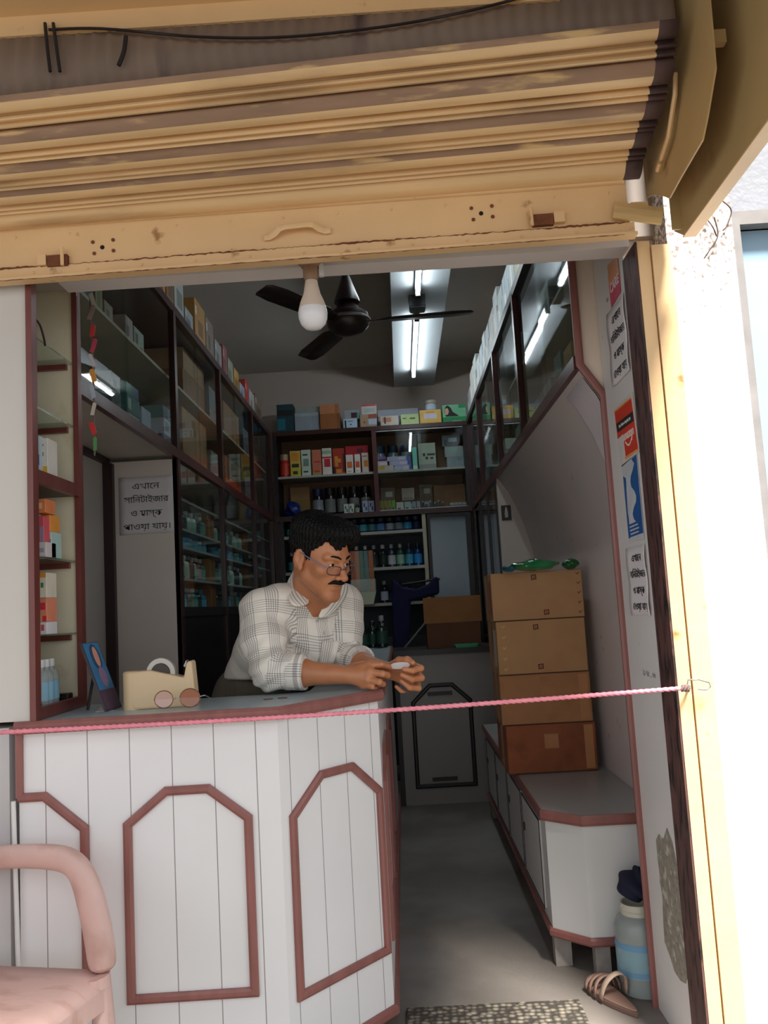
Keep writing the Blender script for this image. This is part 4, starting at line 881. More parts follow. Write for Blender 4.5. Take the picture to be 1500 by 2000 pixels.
# ---- left wall cabinet
G = 'cartons inside the left wall cabinet'
S1, S2 = ZB + .0125, 2.3325
L_ = [ # y0,y1,z0,z1,cols,bands,label
 (3.02, 3.12, S2, S2 + .16, [(120, 130, 120), (60, 80, 100)], [(.2, .8, .1, .5, 1)], 'grey green carton on the upper shelf nearest the street'),
 (3.14, 3.22, S2, S2 + .20, [(150, 146, 80), (120, 110, 60)], [(.3, .7, .2, .8, 1)], 'olive yellow carton on the upper shelf'),
 (3.24, 3.34, S2, S2 + .10, [(170, 150, 136), (110, 84, 76)], [(.2, .6, .3, .7, 1)], 'low beige carton on the upper shelf'),
 (3.50, 3.60, S2, S2 + .13, [(184, 170, 166), (120, 100, 110)], [(.1, .5, .3, .7, 1)], 'pinkish carton on the upper shelf'),
 (3.62, 3.76, S2, S2 + .12, [(170, 186, 174), (90, 80, 70), (60, 50, 50)], [(.1, .4, .4, .8, 1), (.6, .9, .1, .4, 2)], 'pale mint carton on the upper shelf before the first post'),
 (3.30, 3.42, S1, S1 + .14, [(30, 70, 66), (20, 40, 40)], [(.3, .7, .3, .7, 1)], 'dark green carton on the lower shelf nearest the street'),
 (3.30, 3.41, S1 + .1405, S1 + .21, [(206, 204, 200), (170, 170, 170)], [(.2, .6, .2, .6, 1)], 'white carton standing on the dark green one'),
 (3.50, 3.66, S1, S1 + .09, [(176, 190, 186), (120, 150, 150)], [(.1, .5, .2, .7, 1)], 'pale carton at the bottom of the teal stack'),
 (3.50, 3.67, S1 + .0905, S1 + .17, [(40, 110, 110), (170, 196, 186)], [(.05, .3, .2, .8, 1)], 'teal carton in the middle of the teal stack'),
 (3.49, 3.66, S1 + .1705, S1 + .22, [(50, 130, 96), (60, 90, 130)], [(.4, 1, 0, 1, 1)], 'green and blue carton on top of the teal stack'),
 (3.70, 3.84, S1, S1 + .16, [(170, 184, 206), (140, 60, 60)], [(.2, .6, .1, .3, 1)], 'pale blue carton before the first post'),
 (4.05, 4.25, S1, S1 + .11, [(50, 60, 90), (190, 196, 206)], [(.3, .5, .3, .7, 1)], 'navy carton behind the first post'),
 (4.06, 4.24, S1 + .1105, S1 + .19, [(170, 184, 200), (110, 150, 170)], [(.1, .5, .2, .8, 1)], 'white and blue carton on the navy one'),
 (4.05, 4.26, S1 + .1905, S1 + .25, [(60, 140, 140), (50, 90, 120)], [(0, .4, 0, 1, 1)], 'turquoise carton on the white and blue one'),
 (4.42, 4.98, S1, S1 + .33, [(172, 134, 96), (150, 112, 76)], [(.48, .52, 0, 1, 1)], 'big kraft carton on the lower shelf of the second bay'),
 (4.46, 4.97, S2, S2 + .17, [(140, 96, 60), (110, 76, 48)], [(.1, .14, 0, 1, 1), (.3, .33, 0, 1, 1), (.6, .63, 0, 1, 1)], 'brown ribbed carton on the upper shelf of the second bay'),
 (4.48, 4.97, S2 + .1705, S2 + .29, [(176, 140, 104), (150, 112, 76)], [(.45, .55, 0, 1, 1)], 'pale kraft carton on the ribbed one'),
 (5.10, 5.42, S2, S2 + .24, [(110, 124, 134), (130, 150, 160)], [(0, 1, 0, .4, 1)], 'blue grey carton on the upper shelf of the third bay'),
 (5.10, 5.45, S1, S1 + .22, [(150, 156, 150), (80, 140, 110)], [(.7, .9, 0, 1, 1)], 'grey carton with green stripe, lower shelf of the third bay'),
 (5.52, 6.06, S2, S2 + .25, [(164, 116, 64), (130, 88, 50)], [(.5, .6, 0, 1, 1)], 'ochre carton on the upper shelf of the third bay'),
 (5.52, 6.06, S1 + .13, S1 + .26, [(120, 84, 56), (90, 60, 40)], [(.3, .7, .3, .6, 1)], 'brown carton raised on the orange one in the third bay'),
 (5.52, 6.06, S1, S1 + .1295, [(214, 80, 40), (230, 190, 60)], [(.4, 1, 0, .4, 1)], 'orange red carton on the lower shelf of the third bay'),
 (6.22, 6.6, S2, S2 + .22, [(100, 104, 110), (120, 126, 132)], [(0, 1, .5, 1, 1)], 'dark grey carton on the upper shelf of the last bay'),
 (6.22, 6.55, S1, S1 + .26, [(110, 104, 112), (130, 120, 130)], [(0, 1, .5, 1, 1)], 'mauve grey carton on the lower shelf of the last bay')]
for y0, y1, z0, z1, cols, bands, lb in L_:
    d_ = .14 if y0 < 4.4 else .22
    carton('medicine_box', y0, y1, XL - .075, d_, z0, z1, cols, bands, lb + ', left wall cabinet', group=G, face='x+')
G = 'cartons on top of the left wall cabinet'
R = random.Random(5)
T_ = [(3.75, 3.95, .10, (200, 130, 60), 'orange'), (3.97, 4.10, .22, (150, 110, 60), 'brown'), (4.12, 4.30, .26, (176, 184, 180), 'pale patterned'), (4.33, 4.50, .12, (150, 160, 166), 'low grey'), (4.55, 4.80, .25, (176, 130, 70), 'tall ochre'), (4.82, 5.02, .24, (130, 116, 104), 'taupe'), (5.06, 5.25, .18, (150, 150, 150), 'mid grey'), (5.3, 5.42, .22, (160, 90, 90), 'dull red'), (5.46, 5.62, .18, (150, 156, 140), 'sage'), (5.66, 5.82, .17, (196, 150, 60), 'amber'), (5.86, 6.04, .12, (150, 160, 180), 'lilac grey'), (6.08, 6.2, .20, (196, 70, 60), 'red'), (6.24, 6.46, .17, (176, 176, 176), 'speckled white'), (6.5, 6.8, .20, (140, 116, 96), 'dusty brown')]
for k, (y0, y1, h, c, nm) in enumerate(T_):
    d2 = tuple(int(v * .7) for v in c)
    carton('medicine_box', y0, y1, XL - .02, .16 + .03 * (k % 3), ZT + .0125, ZT + .0125 + h, [c, d2, (200, 200, 196)], [(R.uniform(.1, .3), R.uniform(.5, .9), .25, .6, 1), (.05, .2, .65, .85, 2)], f'{nm} carton on top of the left wall cabinet', group=G, face='x+')
# ---- on top of and inside the right wall cabinet
G = 'flat cartons stacked on top of the right wall cabinet'
y = 3.55; k = 0
while y < 6.9:
    wd = R.uniform(.16, .30); h1 = R.uniform(.12, .2)
    c = R.choice([(190, 194, 192), (176, 184, 184), (200, 196, 188), (170, 180, 186)]) if y > 3.9 else (190, 176, 130)
    cn_ = 'tan' if y <= 3.9 else 'whitish'
    carton('medicine_box', y, y + wd, XR + .012, .15, ZT + .0125, ZT + .0125 + h1, [c, (140, 146, 146), (220, 220, 216)], [(.06, .12, 0, 1, 1), (.4, .6, .2, .8, 2)], f'{cn_} carton, {ORD[k]} from the street in the lower layer on the right wall cabinet', group=G, face='x-')
    if y > 3.9: carton('medicine_box', y + .01, y + wd - .01, XR + .02, .13, ZT + .013 + h1, ZT + .013 + h1 + R.uniform(.08, .14), [c, (130, 136, 140)], [(.3, .36, 0, 1, 1), (.7, .74, 0, 1, 1)], f'whitish carton, {ORD[k]} from the street in the upper layer on the right wall cabinet', group=G, face='x-')
    y += wd + .012; k += 1
G = 'goods inside the right wall cabinet'
for k, (y0, y1, z0, h, c, nm) in enumerate(((2.95, 3.1, S1, .2, (150, 150, 150), 'grey'), (3.15, 3.3, S1, .17, (190, 150, 70), 'yellow'), (3.36, 3.5, S1, .2, (120, 140, 130), 'green grey'), (3.6, 3.8, S1, .15, (170, 170, 164), 'pale'), (3.0, 3.2, S2, .2, (150, 164, 170), 'blue grey'), (3.5, 3.7, S2, .17, (176, 176, 176), 'white'), (4.3, 4.5, S1, .2, (190, 160, 100), 'tan'), (4.55, 4.75, S1, .16, (150, 170, 160), 'mint'), (4.3, 4.6, S2, .2, (140, 150, 160), 'slate'), (5.2, 5.4, S1, .2, (170, 176, 176), 'silver'), (5.5, 5.8, S1, .17, (90, 130, 110), 'dark green'), (5.2, 5.6, S2, .2, (150, 150, 150), 'stone'), (6.2, 6.5, S1, .2, (150, 160, 170), 'steel blue'))):
    carton('medicine_box', y0, y1, XR + .06, .1, z0, z0 + h, [c, tuple(int(v * .6) for v in c)], [(.15, .8, .3, .6, 1)], f'{nm} carton on the {"lower" if z0 < 2.2 else "upper"} shelf inside the right wall cabinet', group=G, face='x-')
# ================================================================== DISPLAY CABINET GOODS
G = 'goods in the corner display cabinet'
def disp(px0, px1, py0, py1, zb, cols, bands, lb, Y=2.36, d=.07, nm='medicine_box'):
    x0, x1 = at(px0, py1, Y).x, at(px1, py1, Y).x; h = (py1 - py0) * Y / F_PX
    if x1 > -.975: x0, x1 = x0 - (x1 + .975), -.975
    return carton(nm, x0, x1, Y, d, zb, zb + h, cols, bands, lb + ' in the corner display cabinet', group=G)
zb = 1.5845
disp(62, 78, 845, 930, zb, [(190, 206, 214), (90, 110, 170), (220, 220, 220)], [(0, 1, .3, .55, 1), (.2, .8, .6, .9, 2)], 'pale blue carton on the upper fixed shelf')
disp(89, 109, 850, 932, zb, [(226, 222, 214), (226, 176, 60), (90, 90, 90)], [(0, 1, 0, .3, 1), (.35, .6, .55, .65, 2), (.4, .6, .8, .85, 2)], 'white carton with a yellow foot', Y=2.38)
z0 = 1.3615
a = disp(72, 92, 1064, 1094, z0, [(214, 206, 206), (170, 160, 180)], [(.2, .8, .3, .6, 1)], 'small white carton at the bottom of the colourful stack')
disp(93, 104, 1042, 1094, z0, [(176, 206, 200), (60, 90, 170)], [(.3, .7, .1, .35, 1), (.2, .8, .6, .7, 1)], 'slim mint carton with blue mark', Y=2.40)
hh_ = 30 * 2.36 / F_PX
disp(70, 86, 1012, 1063, z0 + hh_ + .0005, [(216, 90, 100), (150, 140, 170)], [(.5, 1, 0, .6, 1)], 'red and lilac carton in the colourful stack')
disp(80, 98, 1008, 1041, z0 + 52 * 2.40 / F_PX + .0005, [(226, 150, 60), (200, 70, 50)], [(0, 1, .4, .6, 1)], 'orange carton with red band lying on the mint one', Y=2.40)
disp(70, 92, 980, 1008, z0 + 85 * 2.36 / F_PX + .004, [(222, 130, 80), (240, 190, 150)], [(.2, .7, .3, .7, 1)], 'topmost orange carton of the colourful stack')
z0 = 1.1485
disp(74, 129, 1214, 1238, z0, [(226, 220, 226), (190, 180, 214), (206, 90, 90)], [(0, .6, .1, .8, 1), (.78, .9, .3, .8, 2)], 'long white and lavender carton')
disp(74, 103, 1166, 1213, z0 + 24 * 2.36 / F_PX + .0005, [(226, 140, 110), (190, 200, 60), (214, 50, 70)], [(0, .6, 0, .3, 1), (.7, 1, 0, .25, 2), (.2, .9, .5, .8, 2)], 'salmon carton with a yellow corner')
disp(74, 103, 1116, 1165, z0 + 71 * 2.36 / F_PX + .001, [(222, 214, 196), (226, 150, 60), (80, 130, 90)], [(0, 1, .8, 1, 1), (.1, .3, .2, .5, 2), (.6, .8, .4, .6, 2)], 'cream carton with orange top edge')
for k, px in enumerate((80, 100, 124)):
    p = at(px, 1370, 2.35 + .035 * k); bottle(min(-.99, max(p.x, -1.05 + .03 * k)), 2.35 + .035 * k, .9555, .021, .125, (196, 206, 206), (226, 228, 226), (140, 184, 206), f'clear bottle with white cap and blue label, {ORD[k]} from the left in the display cabinet', 'white capped bottles in the display cabinet', clear=True)
solo('wood_wedge', MB().box(-1.02, -.975, 2.50, 2.54, .9555, .975), BLACKW, 'dark wooden wedge at the bottom of the display cabinet', 'wedge', bv=.003)
solo('rubber_ring', MB().lathe([(.012, .9555), (.02, .958), (.022, .966), (.018, .972), (.012, .968)], 20, (-.99, 2.30, 0)), M('ring_brown', (96, 52, 40), .5), 'brown ring lying in front of the clear bottles in the display cabinet', 'ring', sm=50)
cabl = wire('power_cord', [(66, 620, 2.29), (78, 635, 2.31), (86, 662, 2.34), (88, 675, 2.36)], .003, 'short dark cord looping onto the top glass shelf of the display cabinet', 'cord')
# garland of little sachets on the rear stile
ga = thing('sachet_garland', 'tattered string of small red and yellow sachets beside the display cabinet', 'garland', (-.93, 2.6, 1.6))
gp = [at(px, py, 2.605) for px, py in ((176, 575), (178, 640), (181, 700), (183, 760), (184, 830), (185, 890))]
part('string', MB().tube(gp, .003, 6), M('string_grey', (120, 100, 92), .9), ga)
R = random.Random(9)
for k, (py, c) in enumerate(((585, (196, 190, 180)), (612, (150, 130, 120)), (648, (206, 60, 60)), (676, (190, 70, 90)), (705, (206, 196, 200)), (735, (216, 150, 60)), (765, (180, 190, 206)), (800, (206, 196, 186)), (838, (206, 50, 50)), (868, (90, 150, 90)))):
    p = at(180 + (py - 585) * .012 + R.uniform(-2, 3), py, 2.60); q = MB()
    dx, dz = R.uniform(.005, .008), R.uniform(.018, .024); t = R.uniform(-.4, .4)
    pts = [(p.x + a * math.cos(t) - b * math.sin(t), p.z + a * math.sin(t) + b * math.cos(t)) for a, b in ((-dx, -dz), (dx, -dz * .9), (dx * 1.1, dz), (0, dz * 1.15), (-dx, dz))]
    part('sachet', q.prism(pts, 2.598 - .002 * (k % 3), 2.602 - .002 * (k % 3), 'y'), C(c), ga)

# ================================================================== ON THE COUNTER
disp_m = M('dispenser_beige', (214, 186, 148), .45, .04, 8)
td = thing('tape_dispenser', 'beige desk tape dispenser with a roll of clear tape on the counter', 'tape dispenser', (-.668, 2.415, CH), .06)
td.scale = (.9, .95, .95)
prof = [(-.094, 0), (-.098, .02), (-.098, .098), (-.094, .108), (-.04, .110), (.062, .084), (.070, .122), (.076, .130), (.088, .130), (.095, .04), (.097, 0)]
part('body', MB().prism(prof, -.033, .033, 'y'), disp_m, td, world=False, bv=.006)
part('rear_curve', MB().lathe([(.033, .0), (.033, .104), (.028, .109)], 20, (-.096, 0, 0)), disp_m, td, world=False, sm=40)
part('cutter_blade', MB().prism([(.064, .112), (.07, .128), (.068, .132), (.060, .116)], -.018, .018, 'y'), METAL, td, world=False)
rg = MB(); rp = []
part('tape_roll', MB().lathe([(.030, -.012), (.044, -.012), (.044, .012), (.030, .012), (.030, -.012)], 32, (-.012, 0, .098), 'y', caps=False), clearp('tape_clear', (206, 200, 190), .8, .2), td, world=False, sm=40)
part('tape_hub', MB().lathe([(.008, -.014), (.029, -.014), (.029, .014), (.008, .014)], 24, (-.012, 0, .098), 'y'), M('hub_dark', (56, 48, 40), .5), td, world=False, sm=40)

sg = thing('sunglasses', 'brown tinted sunglasses standing open in front of the tape dispenser', 'sunglasses', (-.62, 2.30, CH))
for i, (px, py, r) in enumerate(((320, 1366, .0235), (371, 1363, .0255))):
    p = at(px, py, 2.30); p.z = max(p.z, CH + r * .95 + .003)
    ring = [(p.x + r * 1.04 * math.cos(a), 2.30, p.z + r * .95 * math.sin(a)) for a in [2 * math.pi * k / 28 for k in range(28)]]
    part('rim', MB().tube(ring, .0013, 6, closed=True), M('rim_gold', (150, 112, 84), .3, .1, metal=.7), sg, sm=60)
    part('lens', MB().lathe([(.001, .001), (r * .5, .0008), (r * .98, 0)], 28, (p.x, 2.2995, p.z), 'y', caps=False), [M('lens_pink', (190, 150, 136), .06, .1, 3, coat=.6), M('lens_brown', (150, 84, 50), .06, .15, 3, coat=.6)][i], sg, sm=60)
pa, pb = at(339, 1368, 2.30), at(352, 1367, 2.30)
part('bridge', MB().tube([(pa.x, 2.30, CH + .03), ((pa.x + pb.x) / 2, 2.295, CH + .035), (pb.x, 2.30, CH + .03)], .0013, 6), METAL, sg)
pc = at(390, 1355, 2.30); part('temple', MB().tube([(pc.x, 2.30, CH + .034), (pc.x + .012, 2.305, CH + .036), (pc.x + .02, 2.40, CH + .012)], .0015, 6), METAL, sg)
pd = at(302, 1372, 2.30); part('temple', MB().tube([(pd.x, 2.30, CH + .03), (pd.x - .004, 2.31, CH + .032), (pd.x + .01, 2.345, CH + .012)], .0015, 6), METAL, sg)
for k, (px, py) in enumerate(((524, 1366), (552, 1364))):
    p = atZ(px, py, CH); solo('coin', MB().lathe([(.013, CH + .0003), (.0138, CH + .001), (.0138, CH + .002), (.013, CH + .0027)], 24, (p.x, p.y, 0)), M('coin_brown', (130, 92, 66), .35, .2, 40, metal=.5), f'{["left", "right"][k]} one of two brown coins near the counter edge by the elbow', 'coin', 'coins on the counter', sm=40)
# leaning picture frame
pf = thing('picture_frame', 'small blue picture leaning in a stand at the left of the counter', 'picture', (-.84, 2.42, CH))
b0, b1 = Vector((-.822, 2.362, CH + .001)), Vector((-.812, 2.462, CH + .001)); upv = Vector((-.066, .0, .186))
def quad(o0, o1, u, t0, t1, name, mat, th, k0=0, k1=1, off=0):
    e = o1 - o0; nr = e.cross(u).normalized()
    if nr.x < 0: nr = -nr
    P = [o0 + e * k0 + u * t0, o0 + e * k1 + u * t0, o0 + e * k1 + u * t1, o0 + e * k0 + u * t1]
    mb = MB(); vs = [p + nr * off for p in P] + [p + nr * (off + th) for p in P]
    mb.add(vs, [(0, 1, 2, 3), (7, 6, 5, 4), (0, 4, 5, 1), (1, 5, 6, 2), (2, 6, 7, 3), (3, 7, 4, 0)])
    return part(name, mb, mat, pf)
quad(b0, b1, upv, 0, 1, 'back_board', M('frame_edge', (60, 50, 60), .5), .006)
quad(b0, b1, upv, .30, .99, 'print', M('print_blue', (60, 120, 164), .4, .12, 12), .001, .05, .95, .006)
quad(b0, b1, upv, .02, .30, 'lower_print', M('print_maroon', (84, 60, 76), .4, .12, 12), .001, .05, .95, .006)
def ov(cx, cz, rx_, rz_, mat, nm, off=.0072):
    e = b1 - b0; nr = e.cross(upv).normalized(); nr = nr if nr.x > 0 else -nr
    vs = [b0 + e * (cx + rx_ * math.cos(a)) + upv * (cz + rz_ * math.sin(a)) + nr * off for a in [2 * math.pi * k / 20 for k in range(20)]]
    mb = MB(); mb.add(vs + [v + nr * .0006 for v in vs], [tuple(range(20)), tuple(range(20, 40))[::-1]] + [(k, (k + 1) % 20, 20 + (k + 1) % 20, 20 + k) for k in range(20)])
    return part(nm, mb, mat, pf)
ov(.52, .78, .27, .19, C((24, 70, 104)), 'dark_oval'); ov(.54, .78, .14, .15, C((206, 140, 120)), 'pale_figure', .008); ov(.55, .48, .22, .15, C((140, 110, 140)), 'mauve_figure', .0074)
part('stand_leg', MB().tube([b0 + upv * .6 + Vector((-.004, .05, 0)), Vector((-.885, 2.41, CH + .004))], .004, 6), BLACKP, pf)
pp = MB(); q = [atZ(px, py, CH) for px, py in ((187, 1391), (222, 1388), (226, 1380), (200, 1378))]
solo('paper_slip', MB().prism([(p.x, p.y) for p in q], CH + .0004, CH + .0012), PAPER, 'small white paper slip lying under the leaning picture', 'paper')

# ================================================================== ROPE
def rope(name, pts, r, pitch, mat):
    P = [Vector(p) for p in pts]; n = len(P); mb = MB(); vs = []; s = 0; up = Vector((0, 0, 1)); K = 12
    for i, p in enumerate(P):
        if i: s += (p - P[i - 1]).length
        t = (P[min(n - 1, i + 1)] - P[max(0, i - 1)]).normalized(); u = (up - t * up.dot(t)).normalized(); v = t.cross(u)
        for k in range(K):
            a = 2 * math.pi * k / K; rr = r * (1 + .22 * math.cos(3 * a - 2 * math.pi * s / pitch)); vs.append(p + (u * math.cos(a) + v * math.sin(a)) * rr)
    fs = [(i * K + k, i * K + (k + 1) % K, (i + 1) * K + (k + 1) % K, (i + 1) * K + k) for i in range(n - 1) for k in range(K)] + [tuple(range(K)), tuple(range((n - 1) * K, n * K))]
    return mb.add(vs, fs)
e0, e1 = at(1348, 1343, 2.262), at(-12, 1431, 2.19)
N_ = 420; rp = [e0.lerp(e1, k / N_) + Vector((0, 0, -.008 * math.sin(math.pi * k / N_))) for k in range(N_ + 1)]
solo('rope', rope('rope', rp, .0052, .016, None), M('pink_rope', (242, 146, 162), .8, .12, 60), 'pink twisted rope stretched across the shop front from hook to left pier', 'rope', sm=60)
hk = thing('wire_hook', 'bent wire hook on the yellow guide channel holding the pink rope', 'hook', (.745, 2.28, .92))
def q3(px, py, Y): return at(px, py, Y)
part('loop', MB().tube([q3(1342, 1340, 2.27), q3(1344, 1328, 2.27), q3(1365, 1327, 2.27), q3(1385, 1333, 2.27), q3(1388, 1341, 2.27), q3(1380, 1347, 2.27), q3(1364, 1346, 2.27)], .0022, 8), METAL, hk, sm=60)
part('wire_tail', MB().tube([q3(1386, 1336, 2.27), q3(1396, 1334, 2.27), q3(1402, 1326, 2.27)], .0009, 6), METAL, hk)
mb = MB(); kp = [q3(1331 + k * .22 * 1.0, 1344 + 6.5 * math.sin(k * 1.3), 2.262 + .008 * math.cos(k * 1.3)) for k in range(70)]
part('lashing', mb.tube(kp, .0016, 6), M('lashing_brown', (120, 96, 92), .8), hk)
part('pin', MB().tube([q3(1346, 1341, 2.31), q3(1346, 1341, 2.255)], .004, 8), METAL, hk)

# ================================================================== NOTICES AND STICKERS
BEN = ['এখা\u09c7ন', 'সা\u09bfনটাইজার', 'ও মা\u09b8\u09cdক', 'পাওয়া যায়।']
def notice(name, o, right, up, w_, h_, label, skew=0, curl=.004):
    right, up = Vector(right).normalized(), Vector(up).normalized(); nr = right.cross(up)
    t = thing(name, label, 'notice', o); P = []
    for i in range(9):
        u = (i / 8 - .5) * w_; P.append([tuple(right * u + up * ((j / 10 - .5) * h_) + nr * (.0015 + curl * (abs(i / 8 - .5) * 2) ** 4 * (1 + .5 * math.sin(j)))) for j in range(11)])
    s_ = part('sheet', MB().grid(P), PAPER, t, world=False, sm=60); solid(s_, .0004, 1)
    for k, tx_ in enumerate(BEN):
        wl = [.5, .82, .58, .86][k]; zpos = (.33 - .235 * k) * h_
        lt = lettering('text_line', tx_, h_ * .15, t, right * (.01 * w_) + up * zpos + nr * .0032, right, up, INK, world=False)
        xs = [v.co.dot(right) for v in lt.data.vertices]; wd = max(xs) - min(xs); cx = (max(xs) + min(xs)) / 2; f = wl * w_ / wd
        for v in lt.data.vertices: v.co += right * ((v.co.dot(right) - cx) * (f - 1) - cx)
    return t
notice('paper_notice', (-1.166, 3.978, 1.708), (1, 0, 0), (0, 0, 1), .255, .272, 'white Bengali notice on the grey panel behind the counter', curl=.001)
notice('paper_notice', (.7085, 2.565, 1.935), (0, -1, 0), (0, 0, 1), .205, .235, 'white Bengali notice on the right jamb, upper one under the pink sticker')
notice('paper_notice', (.7085, 2.580, 1.205), (0, -1, 0), (0, 0, 1), .205, .205, 'white Bengali notice on the right jamb, lower one under the blue poster')
JR, JU = Vector((0, -1, 0)), Vector((0, 0, 1))
def jpatch(t, name, pts, mat, dx=.0):
    """flat print on the jamb; pts = (Y, Z)"""
    return part(name, MB().prism(pts, .7078 - dx - .0006, .7078 - dx, 'x'), mat, t)
st = thing('torn_sticker', 'torn orange and pink sticker at the top of the right jamb', 'sticker', (.7085, 2.56, 2.07))
jpatch(st, 'orange_field', [(2.618, 2.195), (2.50, 2.18), (2.497, 2.12), (2.62, 2.13)], C((226, 160, 120)))
jpatch(st, 'pink_field', [(2.62, 2.13), (2.497, 2.12), (2.497, 2.065), (2.615, 2.058)], C((206, 84, 110)))
lettering('sticker_text', 'CARE', .042, st, (.7066, 2.557, 2.112), JR, JU, C((240, 226, 226)), bold=.0008)
st = thing('orange_sticker', 'orange red sticker with a black band and a smile mark on the right jamb', 'sticker', (.7085, 2.57, 1.66))
jpatch(st, 'white_margin', [(2.690, 1.752), (2.470, 1.752), (2.452, 1.574), (2.665, 1.560)], C((222, 214, 210)))
jpatch(st, 'red_field', [(2.682, 1.742), (2.486, 1.738), (2.462, 1.582), (2.60, 1.582), (2.605, 1.655), (2.672, 1.652)], M('sticker_red', (222, 62, 36), .4, .05, 6), .0007)
jpatch(st, 'black_band', [(2.672, 1.700), (2.480, 1.697), (2.477, 1.668), (2.668, 1.671)], C((26, 22, 24)), .0014)
for z_ in (1.744, 1.578): jpatch(st, 'orange_edge', [(2.684, z_), (2.484, z_ - .003), (2.484, z_ - .008), (2.684, z_ - .006)] if z_ > 1.7 else [(2.606, z_ + .005), (2.46, z_ + .005), (2.459, z_ - .002), (2.606, z_ - .002)], C((240, 160, 90)), .0014)
lettering('band_text', 'The Online shopping app', .0135, st, (.7050, 2.574, 1.684), JR, JU, C((220, 220, 214)))
lettering('logo_text', 'amazon', .040, st, (.7056, 2.548, 1.644), JR, JU, C((240, 226, 220)), bold=.0006)
sm_ = [(.7056, 2.585 - .075 * t, 1.626 - .016 * math.sin(math.pi * t)) for t in [k / 12 for k in range(13)]]
part('smile_mark', MB().ribbon(sm_, (-1, 0, 0), .006, .0006), C((240, 226, 220)), st)
part('smile_tip', MB().ribbon([(.7056, 2.512, 1.632), (.7056, 2.505, 1.629), (.7056, 2.512, 1.618)], (-1, 0, 0), .004, .0006), C((240, 226, 220)), st)
st = thing('peeling_poster', 'half peeled blue poster on the right jamb between sticker and notice', 'poster', (.7085, 2.57, 1.45))
R = random.Random(2)
jpatch(st, 'white_paper', [(2.655, 1.565), (2.484, 1.572), (2.484, 1.322), (2.646, 1.328)], C((206, 208, 214)))
ed = [(2.560 - .030 * math.sin(k * 1.1) - R.uniform(0, .02), 1.565 - k * .016) for k in range(15)]
jpatch(st, 'blue_strip', [(2.486, 1.570)] + ed + [(2.486, 1.34)], M('poster_blue', (36, 92, 160), .5, .1, 10), .0007)
ed2 = [(2.632 - R.uniform(0, .012), 1.52 - k * .018) for k in range(11)]
jpatch(st, 'blue_edge', [(2.648, 1.53)] + ed2 + [(2.646, 1.335)], M('poster_blue'  , (0, 0, 0)), .0007)
for k in range(4): jpatch(st, 'blue_line', [(2.644, 1.338 + .011 * k), (2.488, 1.341 + .011 * k), (2.488, 1.347 + .011 * k), (2.644, 1.344 + .011 * k)], M('poster_blue', (0, 0, 0)), .0010)
lettering('scribble', '২১ ৭৫ . . ৬৬', .026, jm, (.7092, 2.567, .932), JR, (0, -.1, 1), C((150, 146, 150)))
lettering('scribble', '১২', .02, jm, (.7092, 2.66, 2.10), JR, JU, C((90, 80, 84)))
# switch plate on the partition
sp = thing('switch_plate', 'black plate with a pale bottle shape on the partition at the back right', 'plate', (.676, 5.298, 1.70))
part('plate', MB().box(.647, .707, 5.294, 5.2985, 1.66, 1.752), BLACKP, sp)
part('pale_mark', MB().prism([(.668, 1.676), (.686, 1.676), (.688, 1.70), (.684, 1.725), (.680, 1.742), (.674, 1.742), (.670, 1.725), (.666, 1.70)], 5.291, 5.294, 'y'), M('mark_pale', (176, 164, 156), .6), sp)

# ================================================================== ON THE BENCH
kr_m = [M('kraft_new', (180, 136, 94), .75, .07, 9, c2=(170, 118, 66), c2t=(.6, .8), c2s=3), M('kraft_new2', (178, 134, 90), .75, .07, 9, c2=(168, 116, 64), c2t=(.6, .8), c2s=3), M('kraft_worn', (166, 116, 76), .8, .1, 9, c2=(130, 80, 46), c2t=(.55, .75), c2s=5), M('kraft_old', (140, 78, 46), .85, .14, 9, c2=(112, 60, 36), c2t=(.5, .7), c2s=6)]
zz = .4378
BX = [(.408, .787, 3.74, .200, 3, .01), (.400, .786, 3.75, .212, 2, -.015), (.396, .778, 3.74, .228, 1, .012), (.392, .786, 3.75, .208, 0, -.01)]
LBX = ['lowest and reddest carton of the stack on the bench', 'worn kraft carton second from the bottom of the bench stack', 'clean kraft carton third from the bottom with stamps in the middle', 'topmost kraft carton of the bench stack, under the green packet']
tape_m = M('packing_tape', (176, 140, 104), .25, .05, 6)
